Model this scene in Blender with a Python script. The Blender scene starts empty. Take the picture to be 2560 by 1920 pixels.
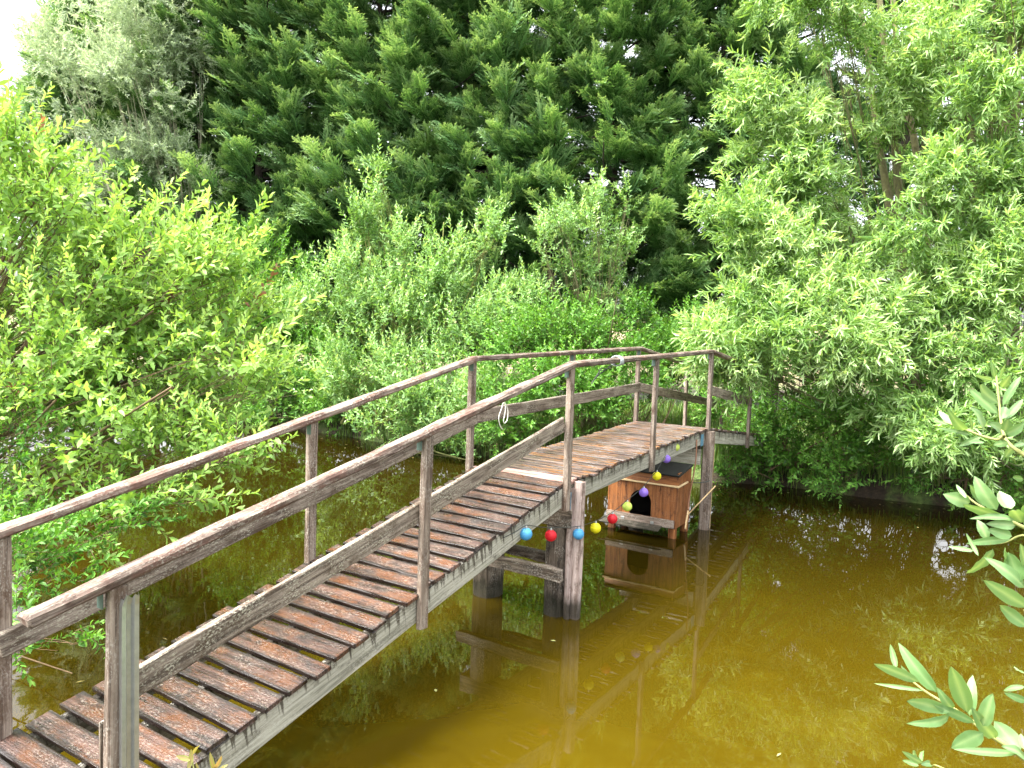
import bpy, math, random
import numpy as np
from mathutils import Vector, Matrix

# ------------------------------------------------------------------ camera
scene = bpy.context.scene
COL = scene.collection
F, PITCH, ROLL, CAMZ = 1811.6, 0.0675, 0.0358, 2.46
cp, sp = math.cos(PITCH), math.sin(PITCH)
cr, sr = math.cos(ROLL), math.sin(ROLL)
FW = Vector((0, cp, -sp)); UP0 = Vector((0, sp, cp)); RT0 = Vector((1, 0, 0))
RT = RT0 * cr + UP0 * sr
UPV = RT0 * -sr + UP0 * cr
cam_d = bpy.data.cameras.new('camera')
cam = bpy.data.objects.new('camera', cam_d); COL.objects.link(cam)
cam_d.sensor_width = 36.0; cam_d.lens = F / 2560 * 36.0
cam_d.clip_start = 0.05; cam_d.clip_end = 2000
cam.matrix_world = Matrix(((RT.x, UPV.x, -FW.x, 0), (RT.y, UPV.y, -FW.y, 0),
                           (RT.z, UPV.z, -FW.z, CAMZ), (0, 0, 0, 1)))
scene.camera = cam

# ------------------------------------------------------------------ sky, sun, exposure
SUN_EL, SUN_AZ = math.radians(64), math.radians(-115)    # azimuth from +Y, negative = to the left
world = bpy.data.worlds.new("World"); scene.world = world
world.use_nodes = True
wn, wl = world.node_tree.nodes, world.node_tree.links
bg = wn['Background']
sky = wn.new('ShaderNodeTexSky'); sky.sky_type = 'NISHITA'; sky.sun_disc = False
sky.sun_elevation = SUN_EL; sky.sun_rotation = SUN_AZ
sky.dust_density = 6.0; sky.air_density = 1.0; sky.ozone_density = 1.0
hs = wn.new('ShaderNodeHueSaturation'); hs.inputs['Saturation'].default_value = 0.22
wl.new(sky.outputs[0], hs.inputs['Color']); wl.new(hs.outputs[0], bg.inputs['Color'])
bg.inputs['Strength'].default_value = 0.15
sun_d = bpy.data.lights.new('sun', 'SUN'); sun_d.energy = 1.5; sun_d.angle = math.radians(24)
sun_d.color = (1.0, 0.95, 0.86)
sun = bpy.data.objects.new('sun', sun_d); COL.objects.link(sun)
sv = Vector((math.sin(SUN_AZ) * math.cos(SUN_EL), math.cos(SUN_AZ) * math.cos(SUN_EL), math.sin(SUN_EL)))
sun.rotation_euler = sv.to_track_quat('Z', 'Y').to_euler()
scene.view_settings.view_transform = 'Standard'; scene.view_settings.look = 'None'
scene.view_settings.exposure = 2.6; scene.view_settings.gamma = 1.0
scene.cycles.max_bounces = 6; scene.cycles.diffuse_bounces = 3; scene.cycles.glossy_bounces = 3
scene.cycles.transmission_bounces = 4; scene.cycles.transparent_max_bounces = 4

rng = np.random.default_rng(7)
random.seed(7)

def at(px, py, Y):
    """world point seen at photograph pixel (2560 wide) at world depth Y"""
    d = RT * (px - 1280) + UPV * (960 - py) + FW * F
    return np.array(Vector((0, 0, CAMZ)) + d * (Y / d.y))

# ------------------------------------------------------------------ materials
def new_mat(name):
    m = bpy.data.materials.new(name); m.use_nodes = True
    nt = m.node_tree; nt.nodes.clear()
    out = nt.nodes.new('ShaderNodeOutputMaterial')
    b = nt.nodes.new('ShaderNodeBsdfPrincipled')
    nt.links.new(b.outputs[0], out.inputs['Surface'])
    return m, nt, b, out

def ramp(nt, src, stops, interp='LINEAR'):
    r = nt.nodes.new('ShaderNodeValToRGB'); r.color_ramp.interpolation = interp
    el = r.color_ramp.elements
    while len(el) < len(stops): el.new(0.5)
    for e, (p, c) in zip(el, stops):
        e.position = p; e.color = (*c, 1) if len(c) == 3 else c
    nt.links.new(src, r.inputs[0]); return r.outputs[0]

def noise(nt, vec, scale, detail=4, rough=0.55, dist=0.0):
    n = nt.nodes.new('ShaderNodeTexNoise')
    n.inputs['Scale'].default_value = scale; n.inputs['Detail'].default_value = detail
    n.inputs['Roughness'].default_value = rough; n.inputs['Distortion'].default_value = dist
    nt.links.new(vec, n.inputs['Vector']); return n.outputs['Fac']

def mapping(nt, src, scale):
    mp = nt.nodes.new('ShaderNodeMapping'); mp.inputs['Scale'].default_value = scale
    nt.links.new(src, mp.inputs['Vector']); return mp.outputs[0]

def mixc(nt, fac, a, b, mode='MIX'):
    m = nt.nodes.new('ShaderNodeMix'); m.data_type = 'RGBA'; m.blend_type = mode
    for s, v in ((m.inputs[0], fac), (m.inputs[6], a), (m.inputs[7], b)):
        if isinstance(v, (int, float)): s.default_value = v
        elif isinstance(v, tuple): s.default_value = (*v, 1)
        else: nt.links.new(v, s)
    return m.outputs[2]

def wood(name, dark, mid, light, stain=(0.03, 0.018, 0.012), lichen=(0.5, 0.48, 0.42), lich=0.6, rough=0.75,
         patch=None, drip=False, bump=0.5, stain_lo=0.58, spec=0.3, edge=None, wet=False):
    m, nt, b, out = new_mat(name)
    tc = nt.nodes.new('ShaderNodeTexCoord'); oi = nt.nodes.new('ShaderNodeObjectInfo')
    off = nt.nodes.new('ShaderNodeVectorMath'); off.operation = 'MULTIPLY_ADD'
    comb = nt.nodes.new('ShaderNodeCombineXYZ')
    for i in range(3): nt.links.new(oi.outputs['Random'], comb.inputs[i])
    nt.links.new(comb.outputs[0], off.inputs[0]); off.inputs[1].default_value = (37, 91, 53)
    nt.links.new(tc.outputs['Object'], off.inputs[2])
    v = off.outputs[0]
    grain = noise(nt, mapping(nt, v, (3, 90, 90)), 1.0, 6, 0.65, 0.4)
    grain2 = noise(nt, mapping(nt, v, (1.2, 26, 26)), 1.0, 3, 0.6, 0.6)
    col = ramp(nt, grain, [(0.38, dark), (0.5, mid), (0.64, light)])
    col = mixc(nt, ramp(nt, grain2, [(0.44, (0, 0, 0)), (0.64, (0.7,) * 3)]), col, light)
    col = mixc(nt, ramp(nt, grain2, [(0.34, (0.75,) * 3), (0.46, (0, 0, 0))]), col, dark)
    if patch:
        pn = noise(nt, mapping(nt, v, (4, 7, 7)), 1.0, 4, 0.65)
        col = mixc(nt, ramp(nt, pn, [(0.48, (0, 0, 0)), (0.60, (0.85,) * 3)]), col, patch)
    st = noise(nt, mapping(nt, v, (6, 14, 14)), 1.0, 6, 0.7)
    col = mixc(nt, ramp(nt, st, [(stain_lo - 0.09, (0, 0, 0)), (stain_lo + 0.05, (0.85,) * 3)]), col, stain)
    if drip:
        # run-off stains: streaks hanging down from the top edge, and a dark top face
        dn = noise(nt, mapping(nt, v, (26, 2.0, 2.0)), 1.0, 4, 0.6)
        sy = nt.nodes.new('ShaderNodeSeparateXYZ'); nt.links.new(tc.outputs['Object'], sy.inputs[0])
        gm = nt.nodes.new('ShaderNodeMapRange'); nt.links.new(sy.outputs[1], gm.inputs[0])
        gm.inputs[1].default_value = -0.09; gm.inputs[2].default_value = 0.085; gm.inputs[3].default_value = -0.20; gm.inputs[4].default_value = 0.07
        ad = nt.nodes.new('ShaderNodeMath'); ad.operation = 'ADD'; nt.links.new(dn, ad.inputs[0]); nt.links.new(gm.outputs[0], ad.inputs[1])
        col = mixc(nt, ramp(nt, ad.outputs[0], [(0.50, (0, 0, 0)), (0.58, (0.88,) * 3)]), col, stain)
        tp = ramp(nt, sy.outputs[1], [(0.074, (0, 0, 0)), (0.080, (1, 1, 1))])
        col = mixc(nt, tp, col, (0.02, 0.016, 0.01))
    ln = noise(nt, mapping(nt, v, (60, 110, 110)), 1.0, 3, 0.7)
    lm = noise(nt, mapping(nt, v, (5, 9, 9)), 1.0, 3, 0.6)
    mu = nt.nodes.new('ShaderNodeMath'); mu.operation = 'MULTIPLY'
    nt.links.new(ramp(nt, ln, [(0.52, (0, 0, 0)), (0.60, (1, 1, 1))]), mu.inputs[0])
    nt.links.new(ramp(nt, lm, [(0.40, (0, 0, 0)), (0.58, (lich,) * 3)]), mu.inputs[1])
    col = mixc(nt, mu.outputs[0], col, lichen)
    if edge:
        sy = nt.nodes.new('ShaderNodeSeparateXYZ'); nt.links.new(tc.outputs['Object'], sy.inputs[0])
        ab = nt.nodes.new('ShaderNodeMath'); ab.operation = 'ABSOLUTE'; nt.links.new(sy.outputs[1], ab.inputs[0])
        wv = nt.nodes.new('ShaderNodeMath'); wv.operation = 'MULTIPLY_ADD'; wv.inputs[1].default_value = 0.016
        nt.links.new(st, wv.inputs[0]); nt.links.new(ab.outputs[0], wv.inputs[2])
        col = mixc(nt, ramp(nt, wv.outputs[0], [(edge - 0.002, (0, 0, 0)), (edge + 0.009, (0.85,) * 3)]), col, stain)
    if wet:
        ge = nt.nodes.new('ShaderNodeNewGeometry'); sz = nt.nodes.new('ShaderNodeSeparateXYZ'); nt.links.new(ge.outputs['Position'], sz.inputs[0])
        wv = nt.nodes.new('ShaderNodeMath'); wv.operation = 'MULTIPLY_ADD'; wv.inputs[1].default_value = -0.28
        nt.links.new(noise(nt, mapping(nt, ge.outputs['Position'], (14, 14, 3)), 1, 4, .6), wv.inputs[0]); nt.links.new(sz.outputs[2], wv.inputs[2])
        col = mixc(nt, ramp(nt, wv.outputs[0], [(0.0, (0.85,) * 3), (0.10, (0, 0, 0))]), col, (0.012, 0.012, 0.004))
    # small value change from one board to the next
    hsv = nt.nodes.new('ShaderNodeHueSaturation')
    mr = nt.nodes.new('ShaderNodeMapRange'); nt.links.new(oi.outputs['Random'], mr.inputs[0])
    mr.inputs[3].default_value = 0.78; mr.inputs[4].default_value = 1.2
    nt.links.new(mr.outputs[0], hsv.inputs['Value']); nt.links.new(col, hsv.inputs['Color'])
    nt.links.new(hsv.outputs[0], b.inputs['Base Color'])
    nt.links.new(ramp(nt, st, [(0.3, (rough - .22,) * 3), (0.7, (rough + .1,) * 3)]), b.inputs['Roughness'])
    b.inputs['Specular IOR Level'].default_value = spec
    bp = nt.nodes.new('ShaderNodeBump'); bp.inputs['Strength'].default_value = bump
    bp.inputs['Distance'].default_value = 0.006
    add = nt.nodes.new('ShaderNodeMath'); add.operation = 'ADD'
    nt.links.new(grain, add.inputs[0]); nt.links.new(ln, add.inputs[1])
    nt.links.new(add.outputs[0], bp.inputs['Height']); nt.links.new(bp.outputs[0], b.inputs['Normal'])
    return m

M = {}
M['plank'] = wood('wet_brown_plank', (0.012, 0.006, 0.0045), (0.038, 0.017, 0.012), (0.092, 0.052, 0.040),
                  stain=(0.008, 0.005, 0.004), patch=(0.085, 0.029, 0.009), lich=0.28, rough=0.38, edge=0.050, bump=0.7, stain_lo=0.60,
                  spec=0.5, lichen=(0.42, 0.36, 0.30))
M['plank_mid'] = wood('weathered_plank', (0.022, 0.012, 0.009), (0.070, 0.040, 0.031), (0.165, 0.115, 0.098),
                      stain=(0.016, 0.009, 0.007), patch=(0.16, 0.058, 0.010), lich=0.3, rough=0.45, edge=0.034, bump=0.6, stain_lo=0.64,
                      spec=0.5)
M['plank_new'] = wood('fresh_plank', (0.12, 0.045, 0.03), (0.17, 0.085, 0.065), (0.32, 0.24, 0.21), stain=(0.2, 0.08, 0.05),
                      lich=0.0, rough=0.6, stain_lo=0.75)
M['rail'] = wood('weathered_rail', (0.050, 0.033, 0.025), (0.145, 0.105, 0.082), (0.31, 0.255, 0.21),
                 stain=(0.05, 0.028, 0.02), lich=0.7, patch=(0.12, 0.062, 0.045), lichen=(0.36, 0.33, 0.27))
M['board'] = wood('grey_board', (0.055, 0.040, 0.030), (0.155, 0.12, 0.093), (0.31, 0.26, 0.205),
                  stain=(0.07, 0.048, 0.03), lich=0.9, lichen=(0.42, 0.40, 0.31), bump=0.8)
M['post'] = wood('grey_post', (0.055, 0.038, 0.028), (0.145, 0.108, 0.082), (0.28, 0.225, 0.178),
                 stain=(0.075, 0.045, 0.028), lich=0.4)
M['stringer'] = wood('pale_stringer', (0.15, 0.145, 0.11), (0.27, 0.26, 0.205), (0.42, 0.41, 0.34),
                     stain=(0.035, 0.026, 0.014), lich=0.5, drip=True, stain_lo=0.66)
M['pile'] = wood('old_pile', (0.035, 0.024, 0.017), (0.10, 0.075, 0.053), (0.22, 0.18, 0.14),
                 stain=(0.014, 0.01, 0.006), lich=0.6, bump=1.0, wet=True)
M['slab'] = wood('split_slab', (0.17, 0.12, 0.10), (0.33, 0.25, 0.22), (0.5, 0.41, 0.37), stain=(0.08, 0.045, 0.03), lich=0.2, wet=True)
M['house'] = wood('duck_house_plywood', (0.08, 0.027, 0.007), (0.18, 0.062, 0.016), (0.28, 0.11, 0.034),
                  stain=(0.035, 0.010, 0.004), lich=0.1, rough=0.6, stain_lo=0.62, bump=0.25)
M['batten'] = wood('pale_batten', (0.34, 0.22, 0.10), (0.48, 0.34, 0.17), (0.6, 0.46, 0.26), lich=0.1, stain_lo=0.75)

def plain(name, col, rough=0.6, metal=0.0, var=0.15, scale=12):
    m, nt, b, out = new_mat(name)
    tc = nt.nodes.new('ShaderNodeTexCoord')
    n = noise(nt, tc.outputs['Object'], scale, 5, 0.6)
    d = tuple(c * (1 - var) for c in col); l = tuple(min(1, c * (1 + var)) for c in col)
    nt.links.new(ramp(nt, n, [(0.3, d), (0.7, l)]), b.inputs['Base Color'])
    b.inputs['Roughness'].default_value = rough; b.inputs['Metallic'].default_value = metal
    return m
M['zinc'] = plain('galvanised_steel', (0.48, 0.49, 0.48), 0.30, 0.8, 0.12, 30)
M['greenzinc'] = plain('dull_bracket', (0.10, 0.15, 0.13), 0.5, 0.5)
M['blue'] = plain('blue_painted_hanger', (0.08, 0.20, 0.28), 0.55, 0.0, 0.35, 40)
M['felt'] = plain('roof_felt', (0.006, 0.008, 0.005), 0.9, 0, 0.4)
M['dark'] = plain('inside_shade', (0.01, 0.008, 0.006), 0.95)  # near-black puts the shade inside the duck house into the colour
M['cord'] = plain('white_cord', (0.72, 0.70, 0.64), 0.7)
M['wire'] = plain('grey_cable', (0.30, 0.34, 0.34), 0.5)
M['wire_dark'] = plain('dark_cable', (0.03, 0.035, 0.03), 0.6)
M['rope'] = plain('brown_strap', (0.24, 0.12, 0.07), 0.8)
M['bark'] = plain('dark_bark', (0.045, 0.034, 0.026), 0.95, 0, 0.5, 8)
M['bark_green'] = plain('green_willow_bark', (0.17, 0.155, 0.075), 0.85, 0, 0.35, 14)
M['bark_grey'] = plain('grey_willow_bark', (0.36, 0.34, 0.24), 0.9, 0, 0.35, 14)
M['twig'] = plain('brown_twig', (0.13, 0.085, 0.045), 0.85, 0, 0.4, 14)
M['twig_green'] = plain('green_twig', (0.22, 0.23, 0.07), 0.7, 0, 0.3, 14)

def leaf_mat(name, dark, mid, light, odd=None, trans=0.4, rough=0.5, tcol=None, spec=0.4):
    """colour varies with each leaf's own 'tint' value stored in the mesh"""
    m, nt, b, out = new_mat(name)
    a = nt.nodes.new('ShaderNodeAttribute'); a.attribute_name = 'tint'
    stops = [(0.0, dark), (0.5, mid), (0.93 if odd else 1.0, light)]
    if odd: stops += [(0.97, odd)]
    c = ramp(nt, a.outputs['Fac'], stops)
    nt.links.new(c, b.inputs['Base Color'])
    b.inputs['Roughness'].default_value = rough; b.inputs['Specular IOR Level'].default_value = spec
    t = nt.nodes.new('ShaderNodeBsdfTranslucent')
    tint = mixc(nt, 1.0, c, tcol or (1.25, 1.15, 0.5), 'MULTIPLY')
    nt.links.new(tint, t.inputs['Color'])
    mx = nt.nodes.new('ShaderNodeMixShader'); mx.inputs[0].default_value = trans
    nt.links.new(b.outputs[0], mx.inputs[1]); nt.links.new(t.outputs[0], mx.inputs[2])
    nt.links.new(mx.outputs[0], out.inputs['Surface'])
    return m
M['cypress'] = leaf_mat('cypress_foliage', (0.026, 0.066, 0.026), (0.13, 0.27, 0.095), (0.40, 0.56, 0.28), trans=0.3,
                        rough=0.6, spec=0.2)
M['sallow'] = leaf_mat('sallow_leaves', (0.06, 0.16, 0.03), (0.24, 0.44, 0.14), (0.50, 0.69, 0.33), trans=0.4, spec=0.5)
M['privet'] = leaf_mat('bright_bush_leaves', (0.09, 0.22, 0.03), (0.30, 0.50, 0.12), (0.52, 0.72, 0.28),
                       odd=(0.28, 0.13, 0.09), trans=0.45, spec=0.4)
M['silver'] = leaf_mat('silver_willow_leaves', (0.20, 0.28, 0.16), (0.38, 0.48, 0.30), (0.62, 0.70, 0.52), trans=0.45,
                       tcol=(1.1, 1.1, 0.8))
M['willow'] = leaf_mat('willow_leaves', (0.07, 0.19, 0.03), (0.30, 0.50, 0.16), (0.64, 0.80, 0.48), trans=0.45, spec=0.5)
M['under'] = leaf_mat('undergrowth_leaves', (0.04, 0.12, 0.015), (0.11, 0.29, 0.035), (0.24, 0.45, 0.08), trans=0.35)
M['bigleaf'] = leaf_mat('broad_sallow_leaves', (0.10, 0.21, 0.06), (0.17, 0.29, 0.115), (0.33, 0.45, 0.20), trans=0.3, spec=0.5,
                        rough=0.4)
nt = M['bigleaf'].node_tree; pb = [n for n in nt.nodes if n.type == 'BSDF_PRINCIPLED'][0]
tc = nt.nodes.new('ShaderNodeTexCoord'); src = pb.inputs['Base Color'].links[0].from_socket
bl = noise(nt, tc.outputs['Object'], 90, 5, 0.7); b2 = noise(nt, tc.outputs['Object'], 700, 2, 0.5)
cc_ = mixc(nt, ramp(nt, bl, [(0.62, (0, 0, 0)), (0.72, (0.55,) * 3)]), src, (0.30, 0.30, 0.08))
cc_ = mixc(nt, ramp(nt, b2, [(0.3, (0.25,) * 3), (0.6, (0, 0, 0))]), cc_, (0.10, 0.22, 0.07))
nt.links.new(cc_, pb.inputs['Base Color'])
M['grass'] = leaf_mat('bank_grass', (0.05, 0.12, 0.015), (0.11, 0.22, 0.03), (0.25, 0.30, 0.08), trans=0.3)

# ------------------------------------------------------------------ object helpers
def props(o, label=None, cat=None, group=None, kind=None):
    if label: o['label'] = label
    if cat: o['category'] = cat
    if group: o['group'] = group
    if kind: o['kind'] = kind
    return o

def thing(name, loc, label, cat, group=None):
    o = bpy.data.objects.new(name, None); COL.objects.link(o)
    o.location = Vector(loc); o.empty_display_size = 0.2
    return props(o, label, cat, group)

def origin(o):
    v = Vector((0, 0, 0))
    while o is not None: v = v + o.location; o = o.parent
    return v

def mesh_obj(name, verts, faces, mat, parent=None, mw=None, tint=None, smooth=False):
    """faces: list of tuples or (n,k) array; verts in world space unless mw (the matrix of the local frame) is given"""
    me = bpy.data.meshes.new(name)
    verts = np.asarray(verts, dtype=np.float32).reshape(-1, 3)
    if isinstance(faces, np.ndarray):
        n, k = faces.shape
        me.vertices.add(len(verts)); me.vertices.foreach_set('co', verts.ravel())
        me.loops.add(n * k); me.loops.foreach_set('vertex_index', faces.astype(np.int32).ravel())
        me.polygons.add(n); me.polygons.foreach_set('loop_start', np.arange(0, n * k, k, dtype=np.int32))
        me.polygons.foreach_set('loop_total', np.full(n, k, dtype=np.int32))
        me.update(calc_edges=True)
    else:
        me.from_pydata(verts.tolist(), [], [tuple(int(i) for i in f) for f in faces]); me.update()
    if tint is not None:
        a = me.attributes.new('tint', 'FLOAT', 'POINT'); a.data.foreach_set('value', np.asarray(tint, dtype=np.float32))
    if smooth:
        me.polygons.foreach_set('use_smooth', np.ones(len(me.polygons), dtype=bool))
    if mat: me.materials.append(mat)
    o = bpy.data.objects.new(name, me); COL.objects.link(o)
    mw = Matrix(mw) if mw is not None else Matrix.Identity(4)
    if parent is not None:
        o.parent = parent
        par = parent.matrix_basis.copy(); q = parent.parent
        while q is not None: par = q.matrix_basis @ par; q = q.parent
        o.matrix_basis = par.inverted() @ mw
    else:
        o.matrix_basis = mw
    return o

def frame(x, y, z, o):
    return Matrix(((x[0], y[0], z[0], o[0]), (x[1], y[1], z[1], o[1]), (x[2], y[2], z[2], o[2]), (0, 0, 0, 1)))

def unit(v):
    v = np.asarray(v, float); return v / (np.linalg.norm(v) + 1e-12)

def board(name, p0, p1, width, thick, side, mat, parent, rough=0.0015, bev=0.006, seg=0.12, bow=0.0, twist=0.0):
    """a timber from p0 to p1 (centre line); 'side' is the direction of its width. local x runs along the grain"""
    p0 = np.asarray(p0, float); p1 = np.asarray(p1, float)
    L = np.linalg.norm(p1 - p0); x = (p1 - p0) / L
    y = np.asarray(side, float); y = unit(y - x * np.dot(x, y)); z = np.cross(x, y)
    w, t, b = width / 2, thick / 2, min(bev, thick * 0.3, width * 0.3)
    prof = np.array([(-w, -t + b), (-w + b, -t), (w - b, -t), (w, -t + b), (w, t - b), (w - b, t), (-w + b, t), (-w, t - b)])
    n = max(2, int(L / seg) + 1)
    V = []
    ph = rng.uniform(0, 6, 4)
    for i in range(n):
        s = i / (n - 1)
        e = 1.0 if 0 < i < n - 1 else 0.0
        q = prof + rng.normal(0, rough, prof.shape) + np.array([math.sin(ph[0] + s * 5) * rough * 1.5, 0])
        q[:, 1] += bow * math.sin(math.pi * s) + twist * q[:, 0] * (s - 0.5)
        xx = np.full(8, s * L) + (rng.normal(0, rough * 1.6, 8) if not e else 0)
        V.append(np.column_stack([xx, q]))
    # small end chamfer rings
    V0, V1 = V[0].copy(), V[-1].copy()
    V[0][:, 0] += b * 0.7; V[-1][:, 0] -= b * 0.7
    V0[:, 1:] *= np.array([(w - b * 0.6) / w, (t - b * 0.6) / t]); V1[:, 1:] *= np.array([(w - b * 0.6) / w, (t - b * 0.6) / t])
    V = [V0] + V + [V1]; n = len(V)
    faces = []
    for i in range(n - 1):
        for k in range(8):
            a = i * 8 + k; c = i * 8 + (k + 1) % 8
            faces.append((a, a + 8, c + 8, c))
    faces.append(tuple(range(8))); faces.append(tuple(reversed(range((n - 1) * 8, n * 8))))
    return mesh_obj(name, np.vstack(V), faces, mat, parent, frame(x, y, z, p0))

def tube_geo(pts, radii, sides=6, cap=True):
    pts = np.asarray(pts, float); n = len(pts)
    radii = np.full(n, radii) if np.isscalar(radii) else np.asarray(radii, float)
    tan = np.gradient(pts, axis=0); tan /= np.linalg.norm(tan, axis=1)[:, None] + 1e-9
    ref = np.array([0, 0, 1.0]) if abs(tan[0][2]) < 0.9 else np.array([1.0, 0, 0])
    V = []
    for i in range(n):
        u = ref - tan[i] * np.dot(ref, tan[i]); u = unit(u); ref = u
        w = np.cross(tan[i], u)
        a = np.arange(sides) * 2 * math.pi / sides
        V.append(pts[i] + radii[i] * (np.cos(a)[:, None] * u + np.sin(a)[:, None] * w))
    Fc = []
    for i in range(n - 1):
        for k in range(sides):
            a = i * sides + k; c = i * sides + (k + 1) % sides
            Fc.append((a, c, c + sides, a + sides))
    return np.vstack(V), Fc

class Geo:
    """collects quads, links them as one mesh"""
    def __init__(s): s.V = []; s.F = []; s.n = 0; s.T = []
    def add(s, V, Fc, tint=None):
        V = np.asarray(V, float).reshape(-1, 3); Fc = np.asarray(Fc, dtype=np.int64)
        s.V.append(V); s.F.append(Fc + s.n); s.n += len(V)
        s.T.append(np.full(len(V), 0.5) if tint is None else np.asarray(tint, float))
    def tube(s, pts, r, sides=5): s.add(*tube_geo(pts, r, sides))
    def build(s, name, mat, parent=None, smooth=False, tint=False):
        if not s.V: return None
        return mesh_obj(name, np.vstack(s.V), np.vstack(s.F), mat, parent, None,
                        np.concatenate(s.T) if tint else None, smooth)

def tube_obj(name, pts, r, mat, parent=None, sides=8):
    V, Fc = tube_geo(pts, r, sides)
    n = len(pts); Fc = list(Fc)
    Fc.append(tuple(reversed(range(sides)))); Fc.append(tuple(range((n - 1) * sides, n * sides)))
    if parent is None:
        o0 = V.mean(axis=0)
        return mesh_obj(name, V - o0, Fc, mat, None, Matrix.Translation(Vector(o0)), smooth=True)
    return mesh_obj(name, V, Fc, mat, parent, smooth=True)

def spline(ctrl, n):
    """catmull-rom through the control points"""
    P = np.asarray(ctrl, float)
    P = np.vstack([2 * P[0] - P[1], P, 2 * P[-1] - P[-2]])
    out = []
    m = len(P) - 3
    for s in np.linspace(0, m - 1e-6, n):
        i = int(s); t = s - i
        a, b, c, d = P[i], P[i + 1], P[i + 2], P[i + 3]
        out.append(0.5 * ((2 * b) + (-a + c) * t + (2 * a - 5 * b + 4 * c - d) * t * t + (-a + 3 * b - 3 * c + d) * t ** 3))
    return np.array(out)

# ------------------------------------------------------------------ bridge frame
TH, BX, BY, HW, S1, S2, S3, PA, PB, PC, DECKZ = 0.5566, 0.066, 6.3253, 0.485, 0.2046, 0.0278, -0.1251, 1.9086, 3.9438, 2.1055, 1.232
D2 = np.array([math.sin(TH), math.cos(TH), 0.0]); N2 = np.array([math.cos(TH), -math.sin(TH), 0.0])
def deck_z(s):
    if s <= 0: return DECKZ + S1 * s
    if s <= PB: return DECKZ + S2 * s
    return DECKZ + S2 * PB + S3 * (s - PB)
def bp(s, lat, h=0.0):
    """point of the bridge: distance along it, sideways (+ = near side), height above the deck surface"""
    return np.array([BX, BY, 0]) + D2 * s + N2 * lat + np.array([0, 0, deck_z(s) + h])
def bw(s, lat, z):
    p = bp(s, lat); p[2] = z; return p
ZU = np.array([0, 0, 1.0])

# ------------------------------------------------------------------ setting: terrain and water
POND = np.array([(-3.9, 2.2), (-1.5, 1.9), (2, 2.0), (6, 1.5), (9, 3), (9.8, 8), (7.9, 10.9), (4.4, 12.5), (1.5, 13.5), (-1, 14.5),
                 (-3.5, 16.2), (-6, 18.2), (-9, 19.8), (-11.5, 19), (-11, 14), (-8.3, 10), (-6.2, 7), (-4.9, 5)])
def pond_sd(X, Y):
    d = np.full(X.shape, 1e9); inside = np.zeros(X.shape, bool)
    n = len(POND)
    for i in range(n):
        ax, ay = POND[i]; bx, by = POND[(i + 1) % n]
        ex, ey = bx - ax, by - ay
        t = np.clip(((X - ax) * ex + (Y - ay) * ey) / (ex * ex + ey * ey), 0, 1)
        d = np.minimum(d, np.hypot(X - ax - t * ex, Y - ay - t * ey))
        c = ((ay > Y) != (by > Y)) & (X < (bx - ax) * (Y - ay) / (by - ay + 1e-12) + ax)
        inside ^= c
    return np.where(inside, -d, d)
def sstep(a, b, x):
    t = np.clip((x - a) / (b - a), 0, 1); return t * t * (3 - 2 * t)
def ground_h(X, Y):
    sd = pond_sd(X, Y)
    wob = 0.10 * np.sin(X * 2.1 + 1.3 * np.sin(Y * 1.7)) + 0.08 * np.sin(Y * 3.3 + X)
    h = -0.8 + 1.18 * sstep(-0.7, 0.55, sd + wob)
    h += 0.35 * sstep(0.3, 4, sd) + 0.05 * np.sin(X * 1.1) * np.cos(Y * 0.9) * sstep(0, 2, sd)
    h += 5.6 * sstep(30, 120, Y) + 0.4 * sstep(24, 34, Y)
    return h
gx = np.concatenate([np.linspace(-400, -40, 14), np.arange(-38, -14, 2), np.arange(-13, 12.01, 0.22), np.arange(13, 40, 2), np.linspace(45, 400, 14)])
gy = np.concatenate([np.linspace(-120, -10, 8), np.arange(-8, 1, 1.0), np.arange(1.2, 23, 0.22), np.arange(24, 60, 2), np.linspace(65, 140, 10), np.linspace(160, 700, 8)])
GX, GY = np.meshgrid(gx, gy)
GZ = ground_h(GX, GY)
nx, ny = len(gx), len(gy)
idx = np.arange(nx * ny).reshape(ny, nx)
gf = np.column_stack([idx[:-1, :-1].ravel(), idx[:-1, 1:].ravel(), idx[1:, 1:].ravel(), idx[1:, :-1].ravel()])
m, nt, b, out = new_mat('bank_soil_and_grass')
tc = nt.nodes.new('ShaderNodeTexCoord'); P3 = tc.outputs['Object']
n1 = noise(nt, P3, 1.4, 6, 0.65); n2 = noise(nt, P3, 14, 5, 0.7)
soil = ramp(nt, n2, [(0.3, (0.012, 0.009, 0.005)), (0.55, (0.034, 0.022, 0.012)), (0.75, (0.07, 0.046, 0.026))])
gr = ramp(nt, n2, [(0.3, (0.035, 0.07, 0.012)), (0.7, (0.11, 0.17, 0.035))])
c = mixc(nt, ramp(nt, n1, [(0.45, (0, 0, 0)), (0.6, (1, 1, 1))]), soil, gr)
sx = nt.nodes.new('ShaderNodeSeparateXYZ'); nt.links.new(P3, sx.inputs[0])
mr = nt.nodes.new('ShaderNodeMapRange'); mr.inputs[1].default_value = 26; mr.inputs[2].default_value = 34
nt.links.new(sx.outputs[1], mr.inputs[0])
fld = ramp(nt, noise(nt, mapping(nt, P3, (0.02, 0.12, 1)), 1, 5, 0.6),
           [(0.35, (0.12, 0.15, 0.04)), (0.5, (0.26, 0.20, 0.11)), (0.7, (0.34, 0.24, 0.17))])
c = mixc(nt, mr.outputs[0], c, fld)
nt.links.new(c, b.inputs['Base Color']); b.inputs['Roughness'].default_value = 0.95
bpn = nt.nodes.new('ShaderNodeBump'); bpn.inputs['Strength'].default_value = 0.8; bpn.inputs['Distance'].default_value = 0.06
nt.links.new(n2, bpn.inputs['Height']); nt.links.new(bpn.outputs[0], b.inputs['Normal'])
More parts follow.
